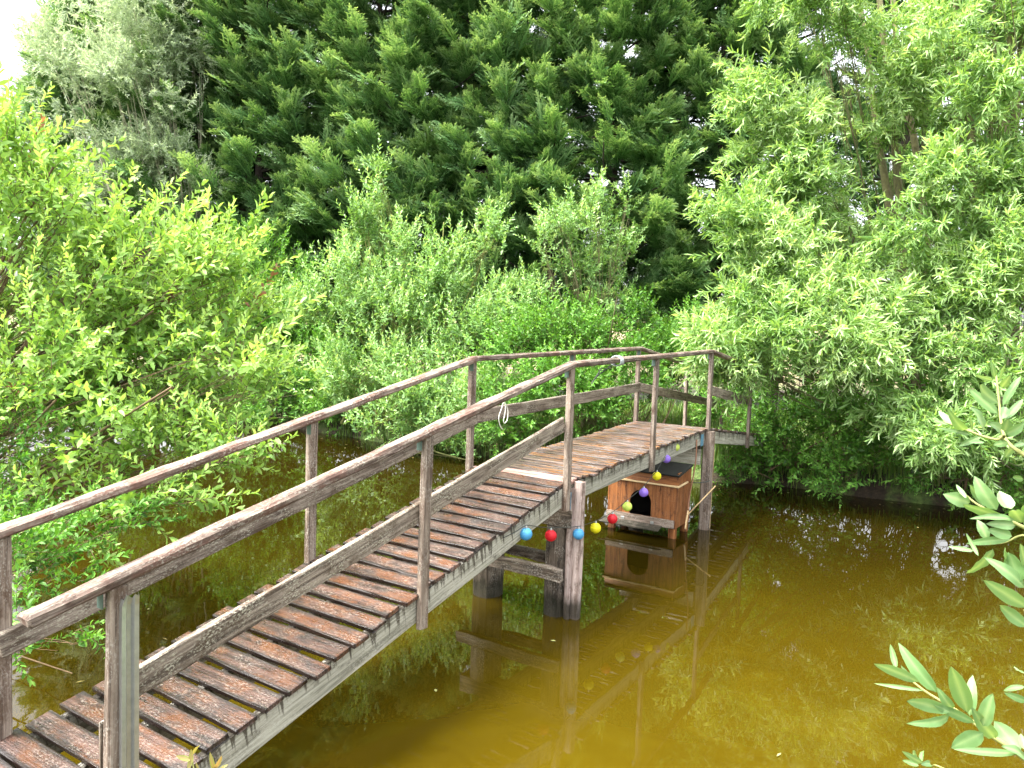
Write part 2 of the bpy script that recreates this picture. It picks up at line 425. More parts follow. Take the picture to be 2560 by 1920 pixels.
props(mesh_obj('ground', np.column_stack([GX.ravel(), GY.ravel(), GZ.ravel()]), gf, m, smooth=True), kind='structure')

m, nt, b, out = new_mat('murky_pond_water')
tc = nt.nodes.new('ShaderNodeTexCoord')
n1 = noise(nt, tc.outputs['Object'], 0.35, 3, 0.5)
n3 = noise(nt, tc.outputs['Object'], 1.6, 3, 0.5, 1.0)
wc = ramp(nt, n1, [(0.3, (0.040, 0.0265, 0.0011)), (0.7, (0.056, 0.038, 0.0015))])
wc = mixc(nt, ramp(nt, n3, [(0.45, (0, 0, 0)), (0.8, (0.5,) * 3)]), wc, (0.070, 0.050, 0.002))
# silt shows gold in the shallows by the near bank, bank shade is painted in as darker brown farther out
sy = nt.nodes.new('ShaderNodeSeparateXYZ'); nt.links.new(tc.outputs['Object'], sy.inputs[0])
far_y = nt.nodes.new('ShaderNodeMath'); far_y.operation = 'MULTIPLY_ADD'; far_y.inputs[1].default_value = 2.5
nt.links.new(n1, far_y.inputs[0]); nt.links.new(sy.outputs[1], far_y.inputs[2])
far_shade = nt.nodes.new('ShaderNodeMapRange'); far_shade.interpolation_type = 'SMOOTHSTEP'; far_shade.inputs[1].default_value = 4.6; far_shade.inputs[2].default_value = 10.5
nt.links.new(far_y.outputs[0], far_shade.inputs[0])
wc = mixc(nt, far_shade.outputs[0], wc, (0.013, 0.009, 0.0007))
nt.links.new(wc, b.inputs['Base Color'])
b.inputs['Roughness'].default_value = 0.015; b.inputs['IOR'].default_value = 1.36
b.inputs['Specular IOR Level'].default_value = 0.5
bpn = nt.nodes.new('ShaderNodeBump'); bpn.inputs['Strength'].default_value = 0.035; bpn.inputs['Distance'].default_value = 0.02
rp = noise(nt, mapping(nt, tc.outputs['Object'], (1.3, 2.2, 1)), 1.6, 3, 0.5)
nt.links.new(rp, bpn.inputs['Height']); nt.links.new(bpn.outputs[0], b.inputs['Normal'])
M['water'] = m
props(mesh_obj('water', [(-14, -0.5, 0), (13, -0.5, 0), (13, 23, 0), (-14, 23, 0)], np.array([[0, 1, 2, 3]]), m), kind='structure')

# ------------------------------------------------------------------ footbridge
bridge = thing('footbridge', bw(-3.8, 0, 0.3), 'long weathered wooden footbridge with handrails, ramped at both ends, standing in the brown pond',
               'footbridge')
def planks(s0, s1, pitch, gap, mat, slope_step, lat0=-0.50, lat1=0.50, thick=0.028, gaps_jit=0.004, skip=()):
    s = s0; k = 0
    while s < s1 - pitch * 0.4:
        w = pitch - gap + rng.normal(0, gaps_jit)
        sc = s + pitch / 2
        up = unit(np.cross(D2 * 1 + ZU * (deck_z(sc + .01) - deck_z(sc - .01)) / .02, -N2))
        jl, jr = rng.normal(0, 0.012), rng.normal(0, 0.016)
        sk = rng.normal(0, 0.006)
        a = bp(sc + sk, lat0 + jl, -thick / 2 + rng.normal(0, 0.002)); c = bp(sc - sk, lat1 + jr, -thick / 2 + rng.normal(0, 0.002))
        along = D2 + ZU * (deck_z(sc + .01) - deck_z(sc - .01)) / .02
        mt = mat(k, sc) if callable(mat) else mat
        board('plank', a, c, w, thick, along, mt, bridge, rough=0.0012, bev=0.004, seg=0.12, bow=rng.normal(0, 0.002))
        s += pitch; k += 1
planks(-4.78, -0.02, 0.1500, 0.028, M['plank'], S1)
def midmat(k, s): return M['plank_new'] if k < 2 else M['plank_mid']
planks(0.02, PB, 0.106, 0.018, midmat, S2, thick=0.026)
planks(PB + 0.04, PB + 4.3, 0.13, 0.03, M['plank_mid'], S3)
# stringers
SD, ST = 0.17, 0.05
for lat in (0.455, -0.44, 0.0):
    for (a, c) in ((-4.9, 0.02), (0.03, PB), (PB + 0.01, PB + 4.4)):
        board('stringer', bp(a, lat, -0.031 - SD / 2), bp(c, lat, -0.031 - SD / 2), SD, ST, ZU, M['stringer'], bridge, seg=0.3)
# posts: s of each, per side
POSTS = {1: [-2 * PA - 0.03, -PA, 0.0, PB / 2, PB, PB + PC, PB + 2 * PC - 0.2], -1: [-2 * PA, -PA, 0.0, PB / 2, PB, PB + PC, PB + 2 * PC]}
for side, ss in POSTS.items():
    for i, s in enumerate(ss):
        lat = side * 0.505
        lean = rng.normal(0, 0.006, 2)
        a = bp(s, lat, -0.24 if side > 0 else -0.2); c = bp(s, lat, 0.975) + np.array([lean[0], lean[1], 0])
        po = board('post', a, c, 0.075, 0.045, D2, M['post'], bridge, seg=0.2)
        # little perforated angle bracket under the handrail
        if s <= PB:
            q = bp(s - 0.045, lat - side * 0.02, 0.945)
            board('angle_bracket', q - ZU * 0.045, q + ZU * 0.025, 0.04, 0.004, N2, M['greenzinc'], po, rough=0.0002, bev=0.001)
# split steel gutter bracket on the nearest post
a0 = bp(-2 * PA - 0.03, 0.505, 0)
V = []; prof = np.array([1.12, 1.9]) * np.array([(-0.034, 0.0), (-0.031, 0.010), (-0.018, 0.012), (-0.010, 0.003), (0.004, 0.003), (0.010, 0.012), (0.026, 0.012), (0.030, 0.0),
                         (0.028, 0.0), (0.024, 0.009), (0.012, 0.009), (0.005, 0.000), (-0.011, 0.000), (-0.019, 0.009), (-0.029, 0.008), (-0.032, 0.0)])
zs = [-0.5, 0.0, 0.5, 0.85, 0.90, 0.925]
cdir = unit(np.array([0.75, -0.66, 0])); sdir = np.array([0.66, 0.75, 0])
rings = []
for j, z in enumerate(zs):
    tw = 1.0 if j < 4 else (0.98, 0.9)[j - 4]
    off = (0, 0, 0, 0, 0.003, 0.010)[j]
    pr = prof * np.array([tw, 1]) ; pr = pr + np.array([0, off])
    zz = z + (rng.normal(0, 0.012, len(pr)) if j == len(zs) - 1 else 0)
    base = a0 + sdir * 0.044 + cdir * 0.030
    rings.append(base + pr[:, :1] * sdir + pr[:, 1:] * cdir + np.outer(np.ones(len(pr)) * zz, ZU))
k = len(prof); Fc = []
for i in range(len(rings) - 1):
    for q in range(k): Fc.append((i * k + q, i * k + (q + 1) % k, (i + 1) * k + (q + 1) % k, (i + 1) * k + q))
mesh_obj('steel_strip', np.vstack(rings), Fc, M['zinc'], bridge)
# handrails
for side in (1, -1):
    for i, (a, c) in enumerate((((-4.17 if side > 0 else -4.9), 0.02), (0.02, PB + 0.02), (PB + 0.02, PB + 2 * PC + 0.15))):
        lat = side * 0.50
        board('handrail', bp(a, lat, 1.0), bp(c, lat, 1.0), 0.088, 0.048, N2, M['rail'], bridge, bev=0.012, seg=0.16, rough=0.002)
# mid rails: inner faces of the posts
def midrail(side, a, c, h=0.47):
    lat = side * (0.505 - 0.0225 - 0.017)
    board('mid_rail', bp(a, lat, h), bp(c, lat, h), 0.125, 0.032, ZU, M['board'], bridge, seg=0.16, rough=0.002)
midrail(-1, -2 * PA - 0.03, 0.01); midrail(-1, 0.02, PB + 0.01); midrail(-1, PB + 0.02, PB + 2 * PC + 0.1)
midrail(1, -2 * PA - 0.02, -0.03, 0.50); midrail(1, PB + 0.1, PB + PC + 0.1, 0.50)
# short batten standing behind the first near post
board('batten', bp(-2 * PA - 0.05, 0.462, 0.22), bp(-2 * PA - 0.05, 0.462, 0.42), 0.03, 0.025, D2, M['pile'], bridge)

def pile(s, lat, r, z1, name='pile', mat=None, sides=12, z0=-0.7, sq=0.7):
    n = 14; zs = np.linspace(z0, z1, n); a = np.arange(sides) * 2 * math.pi / sides
    ph = rng.uniform(0, 6); V = []
    c0 = bw(s, lat, 0)
    for z in zs:
        rr = r * (1 + 0.05 * np.sin(3 * a + ph) + 0.04 * np.sin(7 * a + z * 2) + rng.normal(0, 0.012, sides))
        # slightly squared log, tattered at the waterline
        ca, sa = np.cos(a), np.sin(a)
        k = (np.abs(ca) ** 4 + np.abs(sa) ** 4) ** (-0.25)
        rr = rr * (1 - sq + sq * k)
        if z < 0.12: rr *= 0.97
        V.append(np.column_stack([z - z0 + 0 * a, rr * ca, rr * sa]))
    Fc = []
    for i in range(n - 1):
        for k in range(sides): Fc.append((i * sides + k, (i + 1) * sides + k, (i + 1) * sides + (k + 1) % sides, i * sides + (k + 1) % sides))
    Fc.append(tuple(range(sides))); Fc.append(tuple(reversed(range((n - 1) * sides, n * sides))))
    return mesh_obj(name, np.vstack(V), Fc, mat or M['pile'], bridge, frame(ZU, D2, np.cross(ZU, D2), (c0[0], c0[1], z0)))
# bent at the foot of the level span
pile(0.20, 0.34, 0.105, 0.80); pile(0.24, -0.42, 0.135, 0.80)
board('cap_beam', bw(0.2, -0.62, 0.885), bw(0.2, 0.50, 0.885), 0.16, 0.17, ZU, M['pile'], bridge)
sl = pile(0.20, 0.53, 0.045, 1.21, 'slab_post', M['slab'], 8)
sl2 = pile(0.15, 0.475, 0.03, 1.16, 'slab_post', M['slab'], 7)
board('cross_brace', bw(0.055, -0.62, 0.40), bw(0.055, 0.46, 0.40), 0.11, 0.06, ZU, M['pile'], bridge, rough=0.004)
board('cross_brace', bw(0.38, -0.62, 0.43), bw(0.38, 0.44, 0.43), 0.10, 0.05, ZU, M['pile'], bridge, rough=0.004)
board('joist_hanger', bw(0.075, 0.49, 1.13), bw(0.075, 0.49, 0.98), 0.075, 0.012, D2, M['blue'], bridge, rough=0.0005)
# bent at the far end of the level span
pile(PB + 0.02, 0.52, 0.072, 1.30, mat=M['post'], sides=10); pile(PB + 0.05, -0.45, 0.10, 1.10)
board('cap_beam', bw(PB - 0.03, -0.6, 0.98), bw(PB - 0.03, 0.44, 0.98), 0.26, 0.06, ZU, M['stringer'], bridge)
board('edge_batten', bw(PB + 0.11, 0.56, -0.2), bw(PB + 0.11, 0.56, 1.27), 0.03, 0.02, D2, M['batten'], bridge)
board('joist_hanger', bw(PB - 0.17, 0.487, 1.27), bw(PB - 0.17, 0.487, 1.12), 0.10, 0.01, D2, M['blue'], bridge, rough=0.0005)

# ------------------------------------------------------------------ duck house
hc = at(1700, 1300, 9.1)
HC = bw(3.22, 0.385, 0.0)                      # right front corner at the water
hx = -N2; hy = D2                              # width goes away from the near side, depth along the bridge
Wd, Dp, ZB, ZT = 0.93, 0.50, 0.13, 0.66
house = thing('duck_house', HC, 'brown plywood duck house on stubby legs with arched opening, under the bridge', 'duck house')
def hp(x, y, z): return HC + hx * x + hy * y + ZU * z
# front wall with an arched hole, 18 mm thick
def arch_wall():
    w, h = Wd, ZT - ZB; cx = w * 0.515; aw = 0.145; sp_ = 0.27; base = 0.10
    arch = [(cx + aw, base)] + [(cx + aw * math.cos(t), sp_ + aw * 1.05 * math.sin(t)) for t in np.linspace(0, math.pi, 13)] + [(cx - aw, base)]
    n = len(arch)
    outer = []
    for (x, z) in arch:
        dx, dz = x - cx, z - 0.27
        t = 1e9
        if dx > 1e-6: t = min(t, (w - cx) / dx)
        if dx < -1e-6: t = min(t, -cx / dx)
        if dz > 1e-6: t = min(t, (h - 0.27) / dz)
        if dz < -1e-6: t = min(t, -0.27 / dz)
        outer.append((cx + dx * t, 0.27 + dz * t))
    outer[0] = (w, 0.0); outer[-1] = (0.0, 0.0)
    # corner handling: snap the points nearest each top corner
    ds = [math.hypot(x - w, z - h) for x, z in outer]; outer[ds.index(min(ds))] = (w, h)
    ds = [math.hypot(x, z - h) for x, z in outer]; outer[ds.index(min(ds))] = (0, h)
    V = []; Fc = []
    for dy in (0, 0.018):
        for (x, z) in arch: V.append(hp(x, dy, ZB + z))
        for (x, z) in outer: V.append(hp(x, dy, ZB + z))
    m_ = 2 * n
    for i in range(n - 1):
        Fc.append((i, i + 1, n + i + 1, n + i)); Fc.append((m_ + i + 1, m_ + i, m_ + n + i, m_ + n + i + 1))
        Fc.append((i, m_ + i, m_ + i + 1, i + 1)); Fc.append((n + i + 1, m_ + n + i + 1, m_ + n + i, n + i))
    Fc.append((n - 1, 0, n, 2 * n - 1)); Fc.append((m_, m_ + n - 1, m_ + 2 * n - 1, m_ + n))
    Fc.append((0, n - 1, m_ + n - 1, m_)); Fc.append((n, m_ + n, m_ + 2 * n - 1, 2 * n - 1))
    V = np.array(V)
    # local frame with x vertical so the plywood grain runs upwards
    fr = frame(ZU, hx, np.cross(ZU, hx), hp(0, 0, ZB)); inv = np.array(fr.inverted())
    L = (inv[:3, :3] @ V.T).T + inv[:3, 3]
    mesh_obj('front_wall', L, Fc, M['house'], house, fr)
arch_wall()
board('side_wall', hp(0.012, 0.26, ZB), hp(0.012, 0.26, ZT + 0.16), Dp - 0.03, 0.018, hy, M['house'], house, rough=0.0003, bev=0.002)
board('side_wall', hp(Wd - 0.012, 0.26, ZB), hp(Wd - 0.012, 0.26, ZT + 0.16), Dp - 0.03, 0.018, hy, M['house'], house, rough=0.0003, bev=0.002)
board('back_wall', hp(Wd / 2, Dp, ZB), hp(Wd / 2, Dp, ZT + 0.18), Wd, 0.018, hx, M['house'], house, rough=0.0003, bev=0.002)
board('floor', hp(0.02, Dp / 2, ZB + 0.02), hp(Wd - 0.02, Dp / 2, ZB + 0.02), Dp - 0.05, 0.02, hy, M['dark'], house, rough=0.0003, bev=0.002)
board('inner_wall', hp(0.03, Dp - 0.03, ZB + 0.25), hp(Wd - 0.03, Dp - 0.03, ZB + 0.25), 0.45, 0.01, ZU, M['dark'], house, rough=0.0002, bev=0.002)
board('upper_front', hp(-0.005, 0.03, ZT + 0.055), hp(Wd + 0.005, 0.03, ZT + 0.055), 0.11, 0.018, unit(ZU + hy * 0.25), M['house'], house, rough=0.0003, bev=0.002)
board('roof', hp(-0.012, 0.27, ZT + 0.165), hp(Wd + 0.012, 0.27, ZT + 0.165), Dp + 0.04, 0.022, unit(hy * 1 + ZU * 0.14), M['felt'], house, rough=0.001, bev=0.004)
board('trim_batten', hp(-0.02, -0.012, ZT + 0.0), hp(Wd + 0.02, -0.012, ZT + 0.0), 0.022, 0.02, ZU, M['batten'], house, rough=0.0008, bev=0.003)
board('trim_batten', hp(-0.012, 0.0, ZT + 0.0), hp(-0.012, 0.34, ZT + 0.012), 0.022, 0.02, ZU, M['batten'], house, rough=0.0008, bev=0.003)
board('sill', hp(0.02, -0.018, ZB + 0.055), hp(Wd - 0.0, -0.018, ZB + 0.055), 0.10, 0.022, ZU, M['post'], house, rough=0.0008, bev=0.003)
board('ramp', hp(0.16, -0.12, ZB + 0.0), hp(Wd + 0.03, -0.12, ZB + 0.0), 0.15, 0.015, unit(hy * 1 + ZU * 0.25), M['pile'], house, rough=0.001, bev=0.003)
for x in (0.30, 0.70):
    hgp = hp(x, -0.034, ZB + 0.035)
    board('hinge', hgp - ZU * 0.03, hgp + ZU * 0.02, 0.045, 0.004, hx, M['zinc'], house, rough=0.0002, bev=0.001)
for (x, y) in ((0.05, 0.035), (0.05, Dp - 0.03), (Wd - 0.06, 0.035), (Wd - 0.06, Dp - 0.03)):
    board('leg', hp(x, y, -0.35), hp(x, y, ZB - 0.002), 0.085, 0.07, hx, M['house'], house)
# strap, sticks at the right bent
top = bp(PB - 0.42, 0.495, -0.10)
st = spline([top, top - ZU * 0.30, hp(-0.045, 0.34, 0.50), hp(-0.05, 0.30, 0.36), hp(-0.055, 0.28, 0.33)], 16)
props(tube_obj('strap', st, 0.009, M['rope']), 'brown strap hanging from the bridge edge beside the duck house', 'strap')
stk = thing('stick', hp(-0.05, 0.26, 0.12), 'pale short stick tied upright to the side of the duck house', 'stick')
board('shaft', hp(-0.058, 0.20, 0.10), hp(-0.055, 0.28, 0.32), 0.022, 0.022, hx, M['batten'], stk)
cane = thing('cane', hp(-0.06, 0.28, 0.28), 'thin pale cane slanting from the duck house to the far pile', 'cane')
board('shaft', hp(-0.062, 0.25, 0.27), bw(PB - 0.03, 0.65, 0.60), 0.013, 0.013, hx, M['batten'], cane)
lash = [at(1722, 1205, 9.25), at(1745, 1207, 9.15), at(1772, 1203, 9.2), at(1768, 1199, 9.45), at(1740, 1200, 9.5)]
props(tube_obj('lashing', spline(lash, 14), 0.006, M['wire_dark']), 'dark lashing wire around the far pile above the duck house', 'wire')

# ------------------------------------------------------------------ lanterns on a string
def lantern_mat(name, col):
    m, nt, b, out = new_mat(name)
    tc = nt.nodes.new('ShaderNodeTexCoord'); w = nt.nodes.new('ShaderNodeTexWave')
    w.wave_type = 'BANDS'; w.bands_direction = 'Z'; w.inputs['Scale'].default_value = 18
    nt.links.new(tc.outputs['Object'], w.inputs['Vector'])
    nt.links.new(ramp(nt, w.outputs['Fac'], [(0, tuple(c * 0.85 for c in col)), (1, col)]), b.inputs['Base Color'])
    b.inputs['Roughness'].default_value = 0.55
    t = nt.nodes.new('ShaderNodeBsdfTranslucent'); t.inputs['Color'].default_value = (*col, 1)
    mx = nt.nodes.new('ShaderNodeMixShader'); mx.inputs[0].default_value = 0.35
    nt.links.new(b.outputs[0], mx.inputs[1]); nt.links.new(t.outputs[0], mx.inputs[2]); nt.links.new(mx.outputs[0], out.inputs['Surface'])
    return m
LC = {'blue': (0.10, 0.42, 0.72), 'red': (0.70, 0.015, 0.03), 'yellow': (0.85, 0.80, 0.02), 'lime': (0.68, 0.82, 0.16), 'purple': (0.33, 0.20, 0.75)}
LM = {k: lantern_mat('lantern_' + k, v) for k, v in LC.items()}
LANT = [('blue', 1315, 1335, 5.50, 'light blue lantern hanging at the near left end of the string'),
        ('red', 1377, 1339, 5.87, 'red lantern in front of the near pile, between two blue lanterns'),
        ('blue', 1446, 1335, 6.14, 'light blue lantern in front of the split slab post'),
        ('yellow', 1489, 1320, 6.50, 'yellow lantern over open water just right of the slab post'),
        ('red', 1531, 1297, 6.84, 'red lantern in front of the left corner of the duck house'),
        ('lime', 1568, 1266, 7.20, 'lime green lantern in front of the duck house wall, left of its opening'),
        ('purple', 1609, 1231, 7.50, 'purple lantern in front of the arched opening of the duck house'),
        ('yellow', 1642, 1190, 7.90, 'yellow lantern in front of the upper front of the duck house'),
        ('purple', 1666, 1147, 8.20, 'purple lantern hanging just below the bridge stringer'),
        ('lime', 1689, 1118, 8.50, 'lime green lantern against the deck edge, far end of the string')]
cablep = [bp(-0.98, 0.50, -0.06)]
rc = random.Random(4)
for c_, px, py, Y, lab in LANT:
    p = at(px, py, Y); r = 0.049
    t = thing('lantern', p, lab + '', 'lantern', 'coloured lanterns on the string')
    nu, nv = 20, 22; V = []; Fc = []
    for j in range(nv + 1):
        th = 0.14 + (math.pi - 0.28) * j / nv
        rr = r * math.sin(th) * (1 + 0.018 * (1 if j % 2 else -1)); z = r * 0.98 * math.cos(th)
        for i in range(nu):
            a = i * 2 * math.pi / nu; V.append((rr * math.cos(a), rr * math.sin(a), z))
    for j in range(nv):
        for i in range(nu): Fc.append((j * nu + i, (j + 1) * nu + i, (j + 1) * nu + (i + 1) % nu, j * nu + (i + 1) % nu))
    mesh_obj('shade', V, Fc, LM[c_], t, Matrix.Translation(Vector(p)) @ Matrix.Rotation(rc.uniform(-.12, .12), 4, 'X') @ Matrix.Rotation(rc.uniform(-.12, .12), 4, 'Y'), smooth=True)
    V, Fc = tube_geo([p + ZU * (r * .94), p + ZU * (r * .99 + 0.008), p + ZU * (r + 0.018)], [0.011, 0.009, 0.004], 8)
    mesh_obj('cap', V, list(Fc) + [tuple(range(16, 24))], M['zinc'], t)
    cablep.append(p + ZU * (r + 0.018))
cablep.append(bp(PB - 1.15, 0.53, -0.02))
ctrl = [cablep[0]]
for a, c in zip(cablep[:-1], cablep[1:]):
    ctrl += [(np.array(a) + c) / 2 - ZU * 0.004, c]
props(tube_obj('lantern_cable', spline(ctrl, 90), 0.0035, M['wire_dark'], sides=5), 'thin dark cable carrying the coloured lanterns along the bridge edge', 'cable')

# cord loop and coil of cable on the near handrail
q = bp(-0.93, 0.452, 0.985)
lp = [q, q + ZU * -0.05 + N2 * -.01, q + D2 * 0.035 - ZU * 0.12, q + D2 * 0.03 - ZU * 0.19, q + D2 * -0.005 - ZU * 0.215, q - D2 * 0.02 - ZU * 0.19,
      q + D2 * 0.0 - ZU * 0.12, q - ZU * 0.05 - N2 * 0.012, q - D2 * 0.05 - ZU * 0.10, q - D2 * 0.085 - ZU * 0.16, q - D2 * 0.07 - ZU * 0.22, q - D2 * 0.03 - ZU * 0.26]
props(tube_obj('cord_loop', spline(lp, 60), 0.0032, M['cord'], sides=6), 'thin white cord tied in a hanging loop on the near handrail', 'cord')
coil = thing('cable_coil', bp(0.93, 0.50, 1.0), 'grey cable wound several times around the near handrail of the level span', 'cable')
cc = []
for i in range(120):
    a = i / 120 * 2 * math.pi * 6
    cc.append(bp(0.90 + 0.07 * i / 120 + 0.012 * math.sin(a * 0.7), 0.50, 1.0) + N2 * math.cos(a) * 0.058 + ZU * (math.sin(a) * 0.046 - 0.006))
V, Fc = tube_geo(cc, 0.0055, 6); mesh_obj('windings', V, list(Fc), M['wire'], coil, smooth=True)
q = bp(0.9, 0.46, 0.95)
for k in range(4):
    e = spline([q, q - D2 * (0.10 + .03 * k) - ZU * (0.03 + 0.01 * k), q - D2 * (0.22 + 0.04 * k) - ZU * (0.02 + 0.03 * k), q - D2 * (0.30 + .04 * k) - ZU * (0.10 + .02 * k)], 14)
    V, Fc = tube_geo(e, 0.004, 5); mesh_obj('loose_end', V, list(Fc), M['wire_dark'], coil, smooth=True)
#VEG#
# ------------------------------------------------------------------ foliage
def leaf_tpl(kind):
    """unit leaf along +x, width along y, normal +z; returns verts, quads"""
    if kind == 'quad':
        V = np.array([(0, 0, 0), (.45, -.5, .10), (1, 0, -.08), (.45, .5, .10)])
        return V, np.array([[0, 1, 2, 3]])
    V = np.array([(0, 0, 0), (.28, -.42, .10), (.68, -.40, .06), (1, 0, -.12), (.68, .40, .06), (.28, .42, .10), (.5, 0, -.02)])
    return V, np.array([[0, 1, 2, 6], [6, 2, 3, 4], [0, 6, 4, 5]])

def rot_to(x, up, r=None):
    """rows of local axes: x axis, y axis, z axis for arrays of directions"""
    x = x / (np.linalg.norm(x, axis=-1, keepdims=True) + 1e-9)
    y = np.cross(up, x); y /= (np.linalg.norm(y, axis=-1, keepdims=True) + 1e-9)
    z = np.cross(x, y)
    return np.stack([x, y, z], axis=-1)

def sprig_tpl(R, n, leaf_len, leaf_w, ang=50, kind='quad', taper=0.45, curve=0.25, start=0.08, droop=0.2, tint_sp=0.5, golden=137.5):
    """shoot of unit length along +x with n leaves; returns V,F,T and the stem polyline"""
    lv, lf = leaf_tpl(kind)
    V, Fq, T = [], [], []
    c = R.uniform(-1, 1) * curve; nn = 0
    def axis(t): return np.array([t, c * t * t * .5, 0.12 * math.sin(t * 3) * curve])
    for i in range(n):
        t = start + (1 - start) * (i + .5) / n
        az = math.radians(golden * i + R.normal(0, 18)); a = math.radians(ang * (1 - .55 * t ** 2) + R.normal(0, 12))
        d = np.array([math.cos(a), math.sin(a) * math.cos(az), math.sin(a) * math.sin(az)])
        d[2] -= droop * .3; d = unit(d)
        up = unit(np.array([1.0, 0, 0]) * .8 + R.normal(0, .45, 3))
        M3 = rot_to(d, up)
        s = leaf_len * (1 - taper * t) * R.uniform(.75, 1.15)
        v = lv * np.array([s, leaf_w * s / leaf_len, s * R.uniform(.4, 1.6)])
        V.append(v @ M3.T + axis(t)); Fq.append(lf + nn); nn += len(lv)
        T.append(np.full(len(lv), np.clip(.28 + .38 * t + R.normal(0, tint_sp * .3), 0, 1)))
    stem = np.array([axis(t) for t in (0, .35, .7, 1.0)])
    return np.vstack(V), np.vstack(Fq), np.concatenate(T), stem

def plume_tpl(R, wind=0.2, m=13):
    """flat feathery cypress spray, unit length"""
    V, Fq, T = [], [], []; n = 0
    def strip(p0, d, L, w, t0, t1, bend, nrm):
        nonlocal n
        d = unit(d); s = unit(np.cross(nrm, d))
        p1 = p0 + d * L * .55; d2 = unit(d + bend); p2 = p1 + d2 * L * .45
        V.extend([p0 - s * w * .35, p0 + s * w * .35, p1 + s * w * .5, p1 - s * w * .5, p2 + s * w * .06, p2 - s * w * .06])
        Fq.extend([(n, n + 3, n + 2, n + 1), (n + 3, n + 5, n + 4, n + 2)]); n += 6
        T.extend([t0, t0, (t0 + t1) / 2, (t0 + t1) / 2, t1, t1])
        return p1, p2
    fw = np.array([1.0, 0, 0]); arch = R.uniform(.1, .3)
    def ax(t): return np.array([t, 0, arch * t * (1 - t) * 1.5])
    strip(ax(0), fw, 1.0, .05, .15, .95, np.array([.3, 0, -.1]), np.array([0, 0, 1.]))
    for i in range(m):
        t = .06 + .9 * i / m
        sgn = 1 if i % 2 else -1
        an = math.radians(R.uniform(20, 38))
        d = np.array([math.cos(an), sgn * math.sin(an), R.uniform(-.15, .35)])
        L = (.42 * (1 - t) ** .7 + .10) * R.uniform(.7, 1.15)
        nr = unit(np.array([R.normal(0, .35), R.normal(0, .35), 1]))
        tb = .05 + .50 * t + R.normal(0, .07)
        p1, p2 = strip(ax(t), d, L, .045, tb, tb + .45, np.array([.45, 0, R.uniform(-.35, .05)]), nr)
        for k in range(4):
            tt = .25 + .18 * k; pp = ax(t) + d * L * tt
            s2 = 1 if k % 2 else -1
            a2 = an * sgn + s2 * math.radians(36)
            strip(pp, np.array([math.cos(a2), math.sin(a2), R.uniform(-.2, .3)]), L * .45, .034, tb + .1, tb + .45,
                  np.array([.3, 0, -.15]), unit(np.array([R.normal(0, .4), R.normal(0, .4), 1])))
    return np.array(V), np.array(Fq), np.clip(np.array(T), 0, 1)

def scatter(G, tpls, pos, dirs, ups, scale, R, tint=None, stems=None, stem_r=0.004):
    """place templates; scale and tint per placement"""
    pos = np.asarray(pos); n = len(pos)
    if n == 0: return
    dirs = np.asarray(dirs); ups = np.asarray(ups); scale = np.asarray(scale)
    M3 = rot_to(dirs, ups)
    pick = R.integers(0, len(tpls), n)
    for k, tp in enumerate(tpls):
        s = np.where(pick == k)[0]
        if not len(s): continue
        V, Fq, T = tp[0], tp[1], tp[2]
        W = np.einsum('nij,vj->nvi', M3[s], V) * scale[s][:, None, None] + pos[s][:, None, :]
        F2 = Fq[None] + (np.arange(len(s)) * len(V))[:, None, None]
        tt = np.tile(T, (len(s), 1))
        if tint is not None: tt = tt + tint[s][:, None]
        G.add(W.reshape(-1, 3), F2.reshape(-1, 4), np.where(tt > 1.8, 1.0, np.clip(tt, 0, .92)).ravel())
        if stems is not None:
            P = np.einsum('nij,vj->nvi', M3[s], tp[3]) * scale[s][:, None, None] + pos[s][:, None, :]
            # three sided stem strips, vectorised
            a = np.arange(3) * 2 * math.pi / 3
            y, z = M3[s][:, :, 1], M3[s][:, :, 2]
            ring = (np.cos(a)[None, :, None] * y[:, None, :] + np.sin(a)[None, :, None] * z[:, None, :])
            rad = stem_r * np.array([1, .8, .55, .25])[None, :, None, None]
            RV = P[:, :, None, :] + ring[:, None, :, :] * rad           # n,4,3,3
            fq = []
            for i in range(3):
                for j in range(3):
                    fq.append((i * 3 + j, i * 3 + (j + 1) % 3, (i + 1) * 3 + (j + 1) % 3, (i + 1) * 3 + j))
            fq = np.array(fq)
            stems.add(RV.reshape(-1, 3), (fq[None] + (np.arange(len(s)) * 12)[:, None, None]).reshape(-1, 4))

def in_ball(R, n, lo=0.0):
    v = R.normal(0, 1, (n, 3)); v /= np.linalg.norm(v, axis=1)[:, None]
    return v * (lo ** 3 + (1 - lo ** 3) * R.random(n))[:, None] ** (1 / 3)

